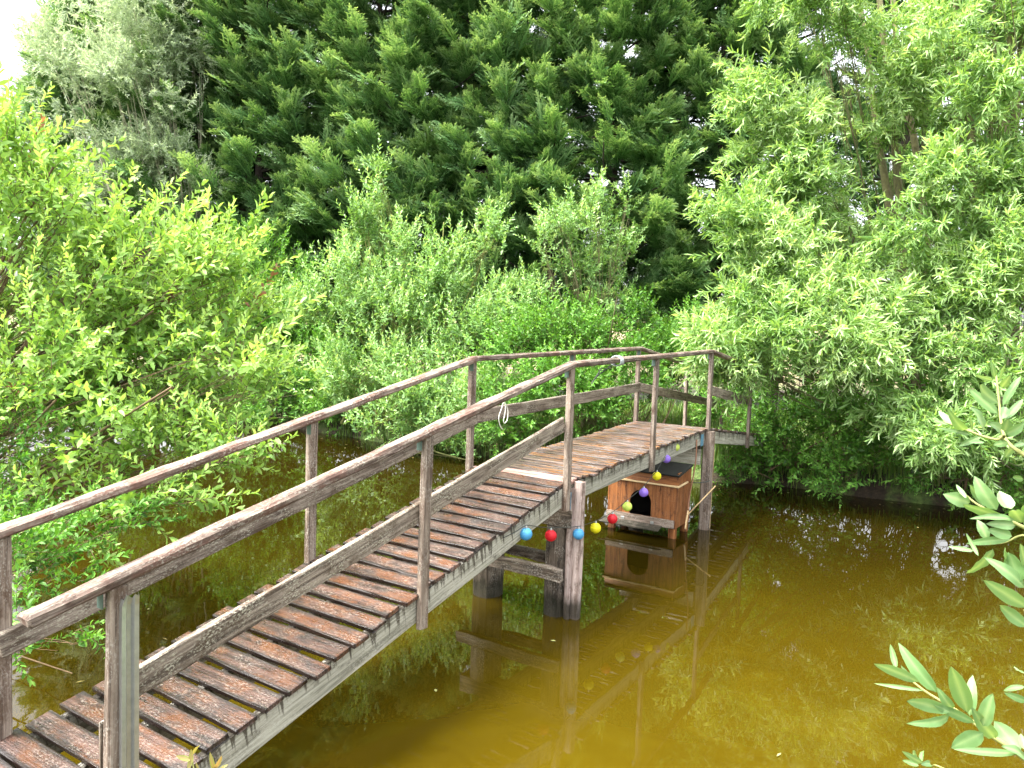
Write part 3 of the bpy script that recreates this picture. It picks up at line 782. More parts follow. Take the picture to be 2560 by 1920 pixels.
def build_shrub(name, base, blobs, tpls, leafm, twigm, label, cat, seed, length=(.4, .7), dens=1.0, up=.8, out=.5, droop=0.0,
                stems=7, stem_r=.03, group=None, base_sp=.4, lo=.35, twig_r=.004, trunk='stem', clump=None, zmin=0.05, wind=(0, 0, 0), limbs=4, spread=.28, clump_f=1.0, odd=0.0):
    """blobs: (centre, radii, n). Shoots grow from points of each blob, limbs reach from the base into the blobs"""
    R = np.random.default_rng(seed)
    base = np.asarray(base, float)
    t = thing(name, base, label, cat, group)
    G, S = Geo(), Geo()
    allp, alld, alls, allt = [], [], [], []
    for (c, r, n) in blobs:
        c = np.asarray(c, float); r = np.asarray(r, float) * np.ones(3)
        n = int(n * dens)
        nc = clump or max(3, int(n * clump_f / 14))
        # shoots gather in clumps so that gaps stay between them
        cc = in_ball(R, nc, lo) * r + c
        ct = R.normal(0, .10, nc)
        wgt = R.dirichlet(np.ones(nc) * 2.0)
        pk = R.choice(nc, n, p=wgt)
        p = cc[pk] + R.normal(0, 1, (n, 3)) * np.minimum(r, .55) * .30
        d = (p - c) / r
        d = d * out + np.array([0, 0, up]) + R.normal(0, spread, (n, 3)) + np.array(wind)
        keep = p[:, 2] > zmin
        p, d, pk = p[keep], d[keep], pk[keep]; n = len(p)
        allp.append(p); alld.append(d); alls.append(R.uniform(*length, n)); allt.append(ct[pk] + np.where(R.random(n) < odd, 2.5, 0))
        # limbs
        for q in range(min(nc, limbs)):
            e = cc[q]; b0 = base + np.array([R.normal(0, base_sp), R.normal(0, base_sp), 0])
            if e[2] < zmin + .1: continue
            mid = b0 * .5 + c * .35 + e * .15; mid[2] = max(b0[2], .45 * b0[2] + .55 * e[2]); mid += R.normal(0, .12, 3)
            pts = spline([b0, mid, e + (e - mid) * .0], 9)
            S.tube(pts, np.linspace(stem_r * R.uniform(.2, .5), stem_r * .12, 9), 5)
            # secondary limbs to shoots of this clump
            for w in np.where(pk == q)[0][:3]:
                pp = spline([pts[-4], pts[-2] * .5 + p[w] * .5 + R.normal(0, .03, 3), p[w]], 5)
                S.tube(pp, np.linspace(stem_r * .16, twig_r * .9, 5), 3)
    p, d, s, tt = np.vstack(allp), np.vstack(alld), np.concatenate(alls), np.concatenate(allt)
    ups = np.array([0, 0, 1.]) + R.normal(0, .5, p.shape)
    if droop: d[:, 2] -= droop * R.random(len(p))
    scatter(G, tpls, p, d, ups, s, R, tt, S, twig_r)
    # a few thick stems at the base
    for q in range(stems):
        b0 = base + np.array([R.normal(0, base_sp), R.normal(0, base_sp), -.1])
        bl = blobs[R.integers(len(blobs))]; e = np.asarray(bl[0]) + R.normal(0, .3, 3)
        S.tube(spline([b0, b0 * .55 + e * .45 + R.normal(0, .15, 3), e], 10), np.linspace(stem_r, stem_r * .35, 10), 7)
    S.build(trunk, twigm, t, smooth=True)
    G.build('crown' if cat == 'tree' else 'foliage', leafm, t, tint=True)
    return t

TR = np.random.default_rng(11)
T_sallow = [sprig_tpl(TR, 20, .22, .082, 54, 'quad', droop=.1) for _ in range(6)]
T_priv = [sprig_tpl(TR, 20, .22, .085, 58, 'hex', taper=.35) for _ in range(6)]
T_silver = [sprig_tpl(TR, 30, .24, .050, 50, 'quad', curve=.5, droop=.4) for _ in range(5)]
T_willow = [sprig_tpl(TR, 22, .42, .058, 56, 'hex', curve=.5, droop=.5, taper=.3) for _ in range(6)]
T_under = [sprig_tpl(TR, 18, .24, .105, 60, 'quad', droop=.3) for _ in range(6)]
def gz(x, y): return float(ground_h(np.array([[x]]), np.array([[y]]))[0, 0])
def B(px, py, Y, rx, rz, n, ry=None):
    return (at(px, py, Y), (rx, ry or max(rx * .8, .4), rz), n)

# ---- conifer hedge: three tree meshes, the other trees are copies
def make_cypress(seed, H, Rm, nb, sparse, z0=1.5, per=26):
    R = np.random.default_rng(seed)
    T = [plume_tpl(R) for _ in range(5)]
    G, S = Geo(), Geo()
    zs = np.linspace(-.3, H - .3, 14)
    tr = np.column_stack([.06 * np.sin(zs), .06 * np.cos(zs * .7), zs]); S.tube(tr, np.linspace(.19, .03, 14), 9)
    P, Dd, U, Sc, Tt = [], [], [], [], []
    for i in range(nb):
        z = z0 + (H - z0 - .4) * ((i + R.random()) / nb)
        L = Rm * min(1.0, ((H - z) / (H * .45)) ** .8 + .12) * R.uniform(.62, 1.2)
        az = i * 2.399 + R.normal(0, .3)
        ra = np.array([math.cos(az), math.sin(az), 0]); sd = np.array([-ra[1], ra[0], 0])
        rise = R.uniform(.1, .55)
        sp3 = spline([np.array([0, 0, z]), ra * L * .5 + ZU * (z + L * .5 * rise * .5) + sd * R.normal(0, .1), ra * L + ZU * (z + L * rise) + sd * R.normal(0, .2)], 10)
        S.tube(sp3[:8], np.linspace(.045, .012, 8), 4)
        n = int(per * R.uniform(.7, 1.3) * (0.4 + .6 * L / Rm)); bt = R.normal(0, .07)
        if R.random() < sparse: n = n // 4
        for k in range(n):
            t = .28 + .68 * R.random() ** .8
            j = t * 9; a = int(j); c = sp3[a] * (1 - (j - a)) + sp3[min(a + 1, 9)] * (j - a)
            c = c + R.normal(0, .10, 3) + sd * R.normal(0, .16) * (1.2 - t)
            dd = ra * (.6 + .5 * t) + sd * R.normal(0, .5) + ZU * (.5 + R.normal(0, .25)) + np.array([-.6, -.1, .08])
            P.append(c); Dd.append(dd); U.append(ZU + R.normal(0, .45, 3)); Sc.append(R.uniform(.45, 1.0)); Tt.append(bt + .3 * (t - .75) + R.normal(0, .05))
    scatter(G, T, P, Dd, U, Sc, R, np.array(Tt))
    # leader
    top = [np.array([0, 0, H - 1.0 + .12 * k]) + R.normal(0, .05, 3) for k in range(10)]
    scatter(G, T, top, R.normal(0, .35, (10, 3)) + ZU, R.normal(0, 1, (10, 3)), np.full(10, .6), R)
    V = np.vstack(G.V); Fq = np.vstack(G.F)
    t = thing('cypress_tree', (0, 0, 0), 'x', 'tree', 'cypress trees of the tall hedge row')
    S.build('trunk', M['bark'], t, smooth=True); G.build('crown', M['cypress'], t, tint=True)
    return t
ORD = ['leftmost', 'second from the left', 'third from the left', 'fourth from the left', 'fifth from the left', 'sixth from the left',
       'seventh from the left', 'eighth from the left', 'eighth from the right', 'seventh from the right', 'sixth from the right', 'fifth from the right', 'fourth from the right',
       'third from the right', 'second from the right', 'rightmost']
CY = [make_cypress(3, 15.0, 2.15, 140, .02, z0=.7), make_cypress(5, 14.4, 2.1, 125, .10, z0=.9), make_cypress(8, 14.6, 1.8, 100, .30, z0=2.2, per=22)]
def cypress_line():
    out = []
    xs = [-13.4, -12.4,  -11.0, -9.2, -7.4, -5.7, -4.0, -2.4, -0.8, 0.9, 2.5, 4.0, 5.4, 6.9, 10.1, 12.7]
    for i, x in enumerate(xs):
        y = 22.2 - 0.12 * (x + 14) + rng.normal(0, .25)
        v = [1, 0, 1, 0, 1, 0, 1, 0, 1, 2, 1, 2, 1, 2, 2, 2][i]
        s = 1.0
        if i == 0: s = .74
        if i == 1: s = .86
        if i == 2: s = .95
        out.append((x, y, v, s * rng.uniform(.97, 1.04), rng.choice([0, .5, -.5, 2.4 * 0 + .9]) + rng.normal(0, .2)))
    return out
used = set()
for i, (x, y, v, s, rz) in enumerate(cypress_line()):
    src = CY[v]
    if v in used:
        r = src.copy(); COL.objects.link(r)
        for ch in src.children:
            c = ch.copy(); COL.objects.link(c); c.parent = r
    else: r = src; used.add(v)
    r.location = (x, y, gz(x, y) - .05); r.rotation_euler = (0, 0, rz); r.scale = (s, s, s)
    r['label'] = 'tall dark green cypress with feathery sprays, %s in the hedge row' % ORD[i]

# ---- silver willow, upper left
b0 = np.array([-8.9, 20.3, gz(-8.9, 20.3)])
YS = 19.5
build_shrub('silver_willow', b0, [B(300, 60, YS, 1.6, 1.6, 240), B(200, 180, YS, 1.3, 1.3, 170), B(420, 60, YS, 1.1, 1.5, 170), B(350, 250, YS, 1.4, 1.3, 200),
            B(330, -150, YS, 1.9, 1.6, 220), B(430, 280, YS, .8, 1.2, 110), B(400, 420, YS, .8, .9, 110), B(300, 430, YS, 1.0, .9, 110), B(130, 60, YS, .6, 1.2, 50),
            B(480, 480, YS, .4, .5, 36)],
            T_silver, M['silver'], M['bark_grey'], 'slender grey-leaved willow with thin pale trunks, rising above the bright bush at upper left', 'tree', 21,
            length=(.45, .85), up=.35, out=.7, stems=5, stem_r=.05, base_sp=.25, trunk='trunk', twig_r=.0012, dens=1.5, spread=.6, limbs=3, lo=.1)

# ---- bright bush on the left, near
b0 = np.array([-5.7, 5.6, gz(-5.7, 5.6)])
build_shrub('leafy_bush', b0, [
    B(-20, 520, 5.6, .6, .5, 110), B(60, 560, 5.6, .5, .5, 90), B(170, 600, 5.9, .42, .42, 80), B(20, 360, 5.7, .22, .35, 26), B(120, 450, 5.9, .22, .25, 26), B(330, 660, 6.0, .36, .32, 80),
    B(240, 560, 5.9, .16, .22, 16), B(430, 610, 6.1, .14, .2, 14), B(470, 730, 6.1, .36, .30, 80), B(555, 640, 6.2, .18, .14, 12),
    B(120, 800, 5.6, .8, .55, 190), B(330, 840, 5.9, .6, .45, 150), B(520, 840, 6.1, .38, .34, 90), B(590, 740, 6.2, .16, .2, 14),
    B(30, 940, 6.3, .6, .45, 110), B(40, 1080, 6.2, .6, .4, 90), B(60, 1000, 5.4, .7, .5, 130), B(260, 1010, 5.6, .55, .45, 110), B(430, 980, 5.7, .45, .4, 90), B(560, 1000, 5.7, .28, .26, 50), B(610, 900, 5.9, .2, .18, 20),
    B(60, 1200, 5.0, .5, .35, 60), B(480, 1110, 5.5, .36, .22, 50), B(620, 1150, 5.5, .24, .16, 26), B(330, 1200, 5.2, .4, .20, 34), B(180, 1260, 5.0, .4, .22, 30)],
    T_priv, M['privet'], M['twig'], 'big bright yellow-green bush overhanging the water at the left edge', 'bush', 31,
    length=(.26, .52), dens=.95, up=.55, out=.6, stems=14, stem_r=.022, base_sp=.35, lo=.2, wind=(.25, 0, 0), twig_r=.003, spread=.35, limbs=5, odd=.005)
b0 = np.array([-4.9, 4.2, gz(-4.9, 4.2)])
build_shrub('low_bush', b0, [B(60, 1440, 4.2, .28, .2, 30), B(40, 1120, 5.2, .5, .3, 60), B(180, 1080, 5.6, .5, .3, 60), B(-40, 1260, 4.8, .5, .3, 60), B(120, 1330, 4.7, .3, .15, 30), B(110, 1560, 4.1, .22, .16, 18), B(40, 1640, 3.9, .2, .16, 14), B(180, 1330, 4.5, .3, .14, 24), B(-60, 1380, 4.2, .4, .4, 50)],
    T_priv, M['under'], M['twig'], 'low dark green bush behind the leftmost railing post', 'bush', 35, length=(.18, .32), up=.4, out=.7,
    stems=5, stem_r=.010, base_sp=.2, lo=.1, wind=(.3, -.1, 0), twig_r=.0025)

# ---- sallows on the far bank
b0 = np.array([-2.2, 16.6, gz(-2.2, 16.6)])
build_shrub('sallow_bush', b0, [
    B(900, 720, 15.6, .85, .65, 170), B(1040, 720, 15.4, .7, .6, 130), B(890, 600, 15.9, .32, .5, 50), B(950, 520, 15.8, .13, .6, 24), B(945, 420, 15.8, .10, .25, 8), B(1010, 620, 15.6, .3, .4, 40),
    B(1225, 580, 15.6, .28, .5, 36), B(1125, 660, 15.4, .3, .45, 40), B(1090, 600, 15.4, .12, .3, 12),
    B(790, 800, 15.6, .75, .5, 140), B(1000, 830, 15.0, 1.0, .6, 210), B(1190, 800, 14.8, .8, .6, 150), B(920, 930, 14.9, .75, .5, 130), B(1080, 950, 14.5, .85, .6, 170),
    B(1000, 1040, 14.3, .6, .4, 90), B(1200, 1010, 14.0, .8, .6, 140), B(1180, 1120, 13.7, .45, .3, 50), B(1090, 1090, 14.0, .5, .35, 60), B(860, 1000, 15.2, .5, .3, 50)],
    T_sallow, M['sallow'], M['twig_green'], 'wide pale green sallow with upright shoots in the middle of the far bank', 'bush', 41,
    length=(.35, .8), dens=1.3, up=.9, out=.45, spread=.33, twig_r=.0025, stems=16, stem_r=.03, base_sp=.5, lo=.3, clump_f=.7)
b0 = np.array([1.6, 15.2, gz(1.6, 15.2)])
build_shrub('sallow_bush', b0, [
    B(1440, 600, 14.6, .6, .4, 80), B(1545, 640, 14.6, .35, .5, 44), B(1400, 540, 14.7, .25, .3, 24), B(1500, 530, 14.7, .3, .25, 24), B(1570, 520, 14.7, .10, .25, 8), B(1360, 640, 14.6, .22, .4, 26),
    B(1340, 780, 14.4, .5, .4, 70), B(1560, 740, 14.4, .22, .3, 20), B(1450, 680, 14.6, .4, .2, 30)],
    T_sallow, M['sallow'], M['bark_green'], 'pale sallow with an open rounded top, behind the middle of the bridge', 'bush', 43,
    length=(.3, .6), dens=1.3, up=.7, out=.6, spread=.4, twig_r=.0025, stems=5, stem_r=.03, base_sp=.2, lo=.2)
b0 = np.array([-6.6, 18.9, gz(-6.6, 18.9)])
build_shrub('dense_bush', b0, [
    B(720, 740, 18.0, .9, .8, 160), B(640, 680, 18.3, .8, .8, 130), B(580, 760, 18.0, 1.0, .8, 160), B(740, 860, 17.6, .9, .6, 150), B(640, 900, 17.4, .7, .5, 90), B(820, 950, 16.9, .8, .5, 120),
    B(840, 1030, 16.6, .7, .3, 70), B(620, 800, 17.8, .8, .7, 120), B(760, 980, 17.0, .8, .35, 120), B(690, 1010, 17.2, .7, .3, 90), B(860, 1000, 16.6, .6, .35, 80), B(520, 860, 18.2, 1.0, .8, 120), B(420, 700, 18.4, 1.4, 1.0, 120), B(540, 1000, 18.0, .9, .3, 60)],
    T_sallow, M['under'], M['bark_green'], 'deep green dense bush with arching bare stems, between the bright bush and the sallow', 'bush', 45,
    length=(.4, .75), dens=1.6, up=.6, out=.6, spread=.45, twig_r=.0025, stems=18, stem_r=.025, base_sp=.5, lo=.3)
b0 = np.array([2.4, 14.6, gz(2.4, 14.6)])
build_shrub('leafy_undergrowth', b0, [
    B(1330, 880, 13.9, .8, .5, 150), B(1480, 880, 13.9, .8, .5, 140), B(1400, 980, 13.4, .8, .45, 150), B(1280, 1030, 13.4, .6, .4, 90), B(1530, 980, 13.6, .6, .4, 100), B(1620, 900, 14.2, .5, .4, 60),
    B(1700, 930, 14.6, .5, .35, 60), B(1760, 900, 15.4, .5, .4, 60), B(1660, 880, 15.6, .5, .4, 60), B(1720, 850, 16.5, .7, .4, 50), B(1560, 1040, 13.4, .5, .2, 40), B(1420, 810, 14.2, .6, .4, 70), B(1580, 820, 14.6, .5, .35, 44)],
    T_under, M['under'], M['twig'], 'fresh green undergrowth seen through the rails of the level span', 'bush', 47,
    length=(.35, .6), dens=1.6, up=.5, twig_r=.0025, out=.6, stems=8, stem_r=.015, base_sp=.6, lo=.2)
b0 = np.array([5.2, 13.4, gz(5.2, 13.4)])
build_shrub('elder_bush', b0, [
    B(1960, 980, 12.6, .6, .5, 120), B(1990, 1080, 12.2, .7, .4, 110), B(2110, 1060, 11.9, .7, .5, 120), B(1900, 1120, 12.2, .3, .3, 44), B(1850, 1010, 13.2, .35, .4, 50), B(2010, 920, 12.8, .6, .4, 80),
    B(2230, 1090, 11.6, .6, .4, 80), B(1990, 1170, 11.9, .6, .2, 50), B(2150, 1180, 11.4, .6, .2, 44), B(1880, 1190, 12.3, .4, .15, 20), B(2130, 950, 12.6, .7, .5, 90), B(2290, 980, 12.2, .6, .5, 70)],
    T_under, M['under'], M['twig'], 'rich green bush on the right bank beside the end of the bridge', 'bush', 49,
    length=(.32, .6), dens=1.2, up=.35, out=.7, stems=10, stem_r=.02, base_sp=.6, lo=.2, twig_r=.003, limbs=3)
b0 = np.array([7.8, 12.0, gz(7.8, 12.0)])
build_shrub('bank_shrub', b0, [B(2400, 1200, 10.8, .7, .22, 50), B(2300, 1150, 11.2, .6, .3, 60), B(2500, 1130, 11.0, .7, .5, 80), B(2600, 1200, 10.5, .6, .3, 50), B(2420, 1060, 11.4, .6, .4, 60)],
    T_under, M['under'], M['twig'], 'shaded low shrub at the waterline under the big willow', 'bush', 51,
    length=(.3, .55), up=.2, out=.7, stems=10, stem_r=.02, base_sp=.5, lo=.2, twig_r=.003)

# ---- big willow on the right
b0 = np.array([7.5, 13.2, gz(7.5, 13.2)])
W = 11.8
build_shrub('willow_tree', b0, [
    B(2060, 60, W, .9, .8, 130), B(1960, 200, W, .6, .7, 90), B(2150, 210, W, .7, .6, 90), B(2050, 330, W, .8, .6, 110), B(1920, 360, W, .4, .5, 44), B(2240, 60, W, .8, .6, 80),
    B(1930, 470, 11.5, .5, .4, 60), B(2080, 480, W, .6, .4, 60), B(1830, 560, 11.3, .4, .3, 44), B(1950, 600, 11.3, .6, .4, 80), B(2150, 580, W, .7, .4, 70), B(2280, 330, 12.0, .6, .4, 40),
    B(1900, 700, 11.0, .45, .3, 60), B(2080, 700, 11.2, .6, .4, 80), B(2050, 820, 10.6, .7, .35, 120), B(1900, 850, 10.6, .5, .3, 90), B(1790, 860, 10.6, .32, .16, 60), B(1860, 900, 10.8, .3, .2, 50), B(1840, 800, 10.8, .3, .2, 40), B(2180, 800, 10.8, .6, .35, 80),
    B(2080, 930, 10.6, .4, .3, 50), B(2000, -120, W, 1.2, .9, 120), B(2300, 700, 11.2, .7, .5, 90), B(2200, 900, 11.0, .6, .3, 60)],
    T_willow, M['willow'], M['bark_green'], 'large bright willow with narrow leaves leaning over the right end of the bridge', 'tree', 61,
    length=(.32, .60), dens=1.25, spread=.5, limbs=3, clump_f=.38, up=.35, out=.75, stems=0, stem_r=.035, base_sp=.25, lo=.25, wind=(-.25, -.1, 0), trunk='limbs', twig_r=.002, droop=.5)
b0 = np.array([8.6, 12.0, gz(8.6, 12.0)])
build_shrub('willow_tree', b0, [
    B(2500, 100, 10.8, .7, .7, 90), B(2560, 300, 10.6, .6, .6, 80), B(2480, 240, 10.8, .5, .5, 50), B(2420, 470, 10.6, .5, .3, 60), B(2540, 520, 10.4, .6, .4, 80), B(2380, 560, 10.6, .5, .3, 60),
    B(2480, 650, 10.4, .7, .4, 110), B(2380, 740, 10.6, .5, .4, 70), B(2540, 800, 10.2, .5, .5, 80), B(2450, 900, 10.2, .5, .35, 70), B(2340, 980, 10.2, .5, .35, 80), B(2330, 1090, 9.9, .4, .25, 44),
    B(2440, 1080, 10.0, .4, .3, 40), B(2560, 1000, 10.0, .5, .4, 50), B(2380, 60, 11.0, .6, .5, 40), B(2500, -120, 10.8, 1.0, .8, 80)],
    T_willow, M['willow'], M['bark_green'], 'second bright willow with several pale trunks at the right edge', 'tree', 63,
    length=(.32, .60), dens=1.25, spread=.5, limbs=3, clump_f=.38, up=.25, out=.75, stems=0, stem_r=.035, base_sp=.25, lo=.2, wind=(-.2, -.1, 0), trunk='limbs', twig_r=.002, droop=.8)
def trunk_on(label_part, tree, pts, r0, r1):
    P = spline(pts, 18); V, Fc = tube_geo(P + rng.normal(0, .008, P.shape), np.linspace(r0, r1, 18), 9)
    mesh_obj('trunk', V, list(Fc), M['bark_green'], tree, smooth=True)
wt = [o for o in COL.objects if o.name.startswith('willow_tree')]
for (tree, y0, y1, seq) in (
    (wt[0], 12.6, 12.1, [(2330, 1120), (2270, 800), (2240, 400), (2200, 0), (2150, -350)]),
    (wt[0], 12.7, 12.4, [(2330, 1120), (2280, 820), (2200, 380), (2165, 100), (2090, -300)]),
    (wt[0], 12.6, 12.6, [(2350, 1120), (2330, 800), (2300, 450), (2240, 100), (2220, -250)]),
    (wt[1], 11.6, 11.4, [(2470, 1150), (2450, 700), (2430, 370), (2395, 50), (2370, -300)]),
    (wt[1], 11.5, 11.2, [(2480, 1150), (2460, 700), (2470, 380), (2485, 100), (2500, -300)]),
    (wt[1], 11.4, 11.0, [(2500, 1150), (2495, 700), (2510, 350), (2530, 50), (2560, -300)]),
    (wt[1], 11.5, 11.0, [(2500, 1150), (2520, 600), (2545, 200), (2600, -200)])):
    pts = [at(px, py, y0 + (y1 - y0) * k / (len(seq) - 1)) for k, (px, py) in enumerate(seq)]
    pts[0][2] = gz(pts[0][0], pts[0][1]) - .1
    trunk_on('', tree, pts, .085, .035)

# ---- bank vegetation that nobody could count: grass on the banks
def grass_patch(name, n, region, seed, h=(.12, .4), label=None):
    R = np.random.default_rng(seed); G = Geo()
    x = R.uniform(region[0], region[1], n * 3); y = R.uniform(region[2], region[3], n * 3)
    sd = pond_sd(x, y); k = np.where((sd > .05) & (sd < 5.0))[0][:n]
    x, y = x[k], y[k]; n = len(k)
    z = ground_h(x, y) - .02
    a = R.uniform(0, 6.28, n); L = R.uniform(*h, n); w = R.uniform(.006, .012, n)
    ln = R.uniform(.1, .6, n)
    s = np.column_stack([np.cos(a), np.sin(a), 0 * a]); f = np.column_stack([-np.sin(a), np.cos(a), 0 * a])
    p = np.column_stack([x, y, z]); U = np.array([0, 0, 1.])
    V = np.stack([p - s * w[:, None], p + s * w[:, None],
                  p + s * w[:, None] * .8 + (U + f * ln[:, None] * .3) * L[:, None] * .6, p - s * w[:, None] * .8 + (U + f * ln[:, None] * .3) * L[:, None] * .6,
                  p + (U * .9 + f * ln[:, None]) * L[:, None], p + (U * .9 + f * ln[:, None]) * L[:, None] + s * .001], axis=1)
    Fq = np.array([[0, 1, 2, 3], [3, 2, 5, 4]])[None] + (np.arange(n) * 6)[:, None, None]
    G.add(V.reshape(-1, 3), Fq.reshape(-1, 4), np.repeat(R.random(n) * .9, 6))
    o = G.build(name, M['grass'], None, tint=True)
    return props(o, label, 'grass', None, 'stuff')
grass_patch('grass', 42000, (-10, 12, 9, 22), 71, label='green grass and weeds growing along the far and right banks')

# ---- broad-leaved branches reaching in from the right, close to the camera
fg = thing('sallow_branches', at(2800, 1700, 1.5), 'close branches with broad grey-green leaves reaching in from the right edge', 'branch')
def big_leaf(G, a, c, w, R, tint):
    a = np.asarray(a); c = np.asarray(c); L = np.linalg.norm(c - a); x = (c - a) / L
    view = unit(np.array([0, 0, CAMZ]) - a)
    nrm = unit(view + R.normal(0, .30, 3)); y = unit(np.cross(nrm, x)); z = np.cross(x, y)
    n = 9; bend = R.uniform(-.10, .14) * L; fold = R.uniform(.08, .30); V = []
    for i in range(n):
        t = i / (n - 1)
        prof = (math.sin(math.pi * t ** .85)) ** .65 * (1 - .12 * t) if 0 < t < 1 else 0.03
        hw = w * .5 * prof
        ctr = a + x * t * L + z * (bend * math.sin(math.pi * t))
        for u in (-1, -.5, 0, .5, 1):
            wav = .05 * w * math.sin(t * 16 + u * 2 + a[0] * 50) * abs(u)
            V.append(ctr + y * (u * hw) + z * (fold * abs(u) * hw + wav))
    Fq = [(i * 5 + k, (i + 1) * 5 + k, (i + 1) * 5 + k + 1, i * 5 + k + 1) for i in range(n - 1) for k in range(4)]
    T = []
    for i in range(n):
        for u in (-1, -.5, 0, .5, 1): T.append(min(.92, tint + (.45 if u == 0 else 0) + R.normal(0, .015)))
    G.add(V, Fq, T)
def fg_branch(seed, ox, oy, k, Y, stems, leaves):
    R = np.random.default_rng(seed)
    conv = lambda p, yy: at(ox + p[0] / k, oy + p[1] / k, yy)
    br = None
    for j, (pts, r) in enumerate(stems):
        P = spline([conv(p, Y + .02 * i) for i, p in enumerate(pts)], 20)
        V, Fc = tube_geo(P, np.linspace(r, r * .35, 20), 7)
        if br is None: br = mesh_obj('branch', V, list(Fc), M['twig_green'], fg, smooth=True)
        else: mesh_obj('side_twig', V, list(Fc), M['twig_green'], br, smooth=True)
    G = Geo()
    for (a, c, w) in leaves:
        d0 = R.uniform(-.02, .02)
        big_leaf(G, conv(a, Y + d0), conv(c, Y + d0 + R.uniform(-.05, .04)), w * 1.0 / k * Y / F, R, R.uniform(.2, .5))
    G.build('foliage', M['bigleaf'], br, smooth=True, tint=True)
YF = 1.15
fg_branch(1, 1960, 1220, 2.37, YF, [([(1700, 1900), (1430, 1610), (1200, 1450), (1100, 1370), (960, 1280), (830, 1200), (680, 1080)], .0045)], [
    ((905, 1210), (678, 918), 92), ((800, 1150), (533, 1042), 70), ((830, 1200), (535, 1158), 26), ((665, 1070), (630, 925), 38), ((985, 1325), (728, 1262), 84),
    ((975, 1350), (724, 1395), 62), ((1090, 1330), (990, 1058), 112), ((1100, 1350), (1118, 1108), 78), ((1000, 1310), (905, 1180), 62), ((1180, 1410), (1238, 1218), 92),
    ((1250, 1480), (1110, 1300), 92), ((1180, 1450), (992, 1540), 110), ((1390, 1572), (1005, 1548), 50), ((1400, 1560), (1245, 1380), 122), ((1440, 1640), (1290, 1530), 84),
    ((1440, 1560), (1402, 1455), 62), ((760, 1130), (690, 1050), 30), ((1130, 1390), (880, 1280), 60), ((1500, 1700), (1480, 1500), 80), ((1550, 1720), (1350, 1680), 70)])
fg_branch(2, 1960, 1220, 2.37, YF + .1, [([(1200, 1800), (930, 1655), (870, 1645), (790, 1625)], .002)], [
    ((820, 1630), (698, 1558), 42), ((785, 1622), (765, 1556), 58), ((820, 1620), (828, 1555), 34), ((800, 1645), (700, 1612), 30), ((810, 1640), (862, 1638), 40)])
fg_branch(3, 1960, 1220, 2.37, YF + .05, [([(1750, 1300), (1500, 850), (1422, 720)], .004), ([(1750, 1300), (1500, 1200), (1430, 1190)], .003)], [
    ((1440, 705), (1183, 545), 96), ((1440, 820), (1278, 695), 84), ((1440, 1105), (1362, 1058), 52), ((1430, 1178), (1302, 1202), 38), ((1440, 1265), (1303, 1212), 48),
    ((1425, 590), (1188, 410), 84), ((1395, 560), (1330, 380), 112), ((1330, 440), (1310, 350), 50), ((1440, 480), (1400, 330), 60)])
fg_branch(4, 1960, 1220, 2.37, YF + .1, [([(1800, 420), (1422, 235), (1300, 172), (1150, 100), (1045, 15)], .004), ([(1600, 330), (1422, 280), (1300, 325), (1140, 335)], .0025)], [
    ((1100, 88), (942, 38), 92), ((1290, 172), (1058, 98), 78), ((1345, 125), (1275, 18), 92), ((1368, 190), (1100, 182), 46), ((1368, 222), (1195, 212), 64), ((1205, 305), (1145, 188), 64),
    ((1345, 302), (1076, 330), 50), ((1350, 285), (1205, 245), 70), ((1125, 372), (975, 348), 30), ((1238, 362), (1082, 505), 92), ((1152, 402), (1078, 268), 26), ((1260, 130), (1128, -70), 96),
    ((1410, 205), (1350, 130), 84), ((1200, 110), (1100, -20), 50), ((1080, 60), (1020, -20), 30), ((1480, 260), (1420, 100), 90)])
fg_branch(5, 2200, 850, 3.317, YF + .15, [([(1600, 1250), (1190, 950), (1090, 880), (1025, 790), (1000, 640), (988, 520), (962, 290), (940, 205)], .0042),
                                      ([(1030, 800), (980, 825), (860, 800), (700, 740), (560, 690), (440, 655)], .003)], [
    ((978, 612), (738, 402), 88), ((862, 775), (752, 555), 145), ((982, 520), (832, 370), 104), ((935, 332), (785, 288), 44), ((1008, 392), (1082, 288), 66), ((1020, 545), (1172, 298), 72),
    ((1040, 655), (1188, 488), 62), ((1010, 655), (1042, 555), 74), ((1000, 765), (898, 690), 94), ((1035, 755), (1062, 655), 92), ((1040, 785), (1195, 690), 94), ((952, 312), (925, 178), 42),
    ((1000, 335), (1042, 198), 42), ((605, 692), (485, 588), 62), ((712, 742), (555, 565), 84), ((562, 702), (436, 655), 28), ((752, 788), (468, 728), 36), ((835, 800), (652, 882), 52),
    ((862, 845), (740, 850), 42), ((765, 745), (750, 640), 32), ((1062, 848), (938, 872), 62), ((1092, 898), (1038, 975), 62), ((1105, 880), (1195, 858), 44), ((1190, 1150), (1100, 1140), 66)])

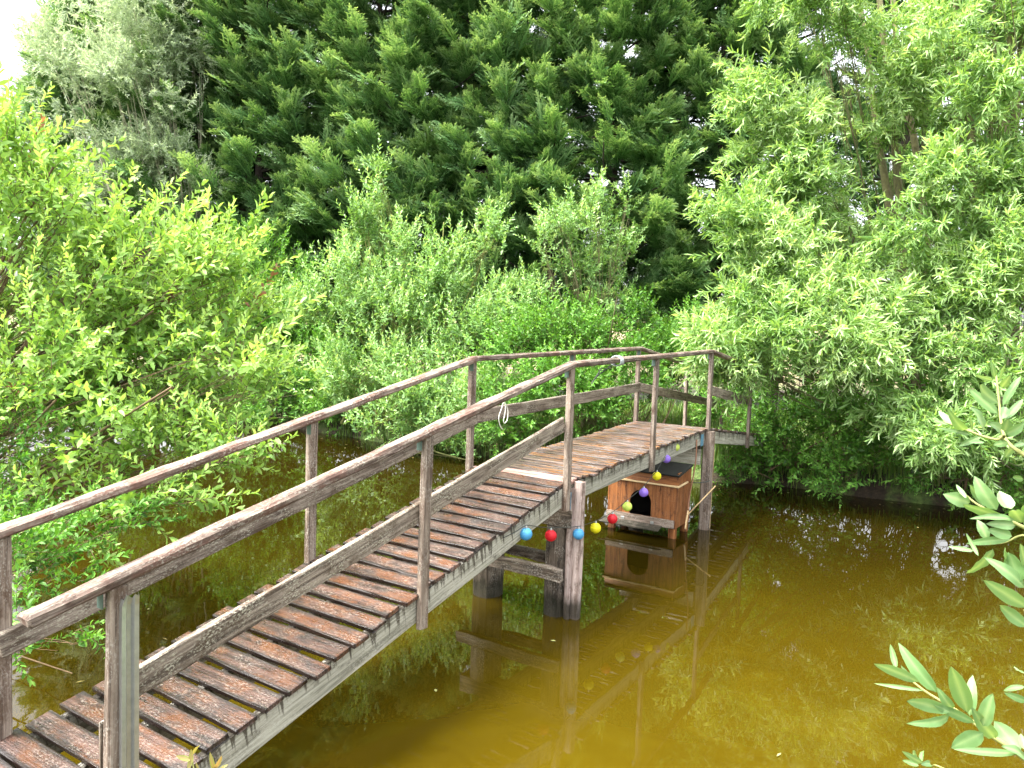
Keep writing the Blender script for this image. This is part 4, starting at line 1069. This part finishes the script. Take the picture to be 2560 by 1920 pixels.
# ---- small pink-tipped sprout at the bottom edge, beside the planks
sp_ = thing('seedling', at(470, 1990, 2.35), 'small sprout with pink curled tips beside the deck at the bottom edge', 'plant')
G = Geo(); R = np.random.default_rng(5); S = Geo()
for (a, c, w) in (((470, 1925), (478, 1872), 16), ((478, 1900), (440, 1890), 14), ((480, 1890), (500, 1862), 12), ((530, 1925), (555, 1888), 16), ((535, 1925), (525, 1880), 12), ((505, 1935), (490, 1905), 12), ((545, 1930), (570, 1912), 12)):
    big_leaf(G, at(*a, 2.35), at(*c, 2.33), w * 2.35 / F, R, R.choice([.55, .3]))
    S.tube([at(500, 2000, 2.35), (at(a[0], a[1], 2.35) + at(500, 1990, 2.35)) / 2 + R.normal(0, .004, 3), at(*a, 2.35)], .0022, 5)
M['sprout'] = leaf_mat('pink_tipped_leaves', (0.20, 0.28, 0.06), (0.30, 0.26, 0.10), (0.42, 0.20, 0.14), trans=.3)
S.build('stem', M['twig_green'], sp_, smooth=True); G.build('foliage', M['sprout'], sp_, smooth=True, tint=True)

# ---- a few fallen leaves and scum flecks floating by the banks
m, nt, b, out = new_mat('fallen_leaf_litter')
a_ = nt.nodes.new('ShaderNodeAttribute'); a_.attribute_name = 'tint'
nt.links.new(ramp(nt, a_.outputs['Fac'], [(0, (0.10, 0.06, 0.02)), (0.5, (0.26, 0.20, 0.06)), (1, (0.32, 0.36, 0.14))]), b.inputs['Base Color'])
b.inputs['Roughness'].default_value = 0.6
R = np.random.default_rng(91); G = Geo()
x = R.uniform(-9, 9, 9000); y = R.uniform(2.5, 19, 9000); sd = pond_sd(x, y)
kk = np.where((sd < -.1) & (R.random(9000) < np.exp(sd * 1.6) * .5 + .004))[0][:420]
for i in kk:
    L = R.uniform(.012, .04); w = L * R.uniform(.25, .5); t_ = R.uniform(0, 6.28)
    d = np.array([math.cos(t_), math.sin(t_), 0]); q = np.array([-d[1], d[0], 0]); c = np.array([x[i], y[i], .004])
    V = [c - d * L, c - q * w + ZU * .003, c + d * L + ZU * .002, c + q * w + ZU * .004]
    G.add(V, [[0, 1, 2, 3]], np.full(4, R.random()))
props(G.build('floating_leaves', m, None, tint=True), 'small fallen leaves floating on the pond near its banks', 'leaf litter', None, 'stuff')
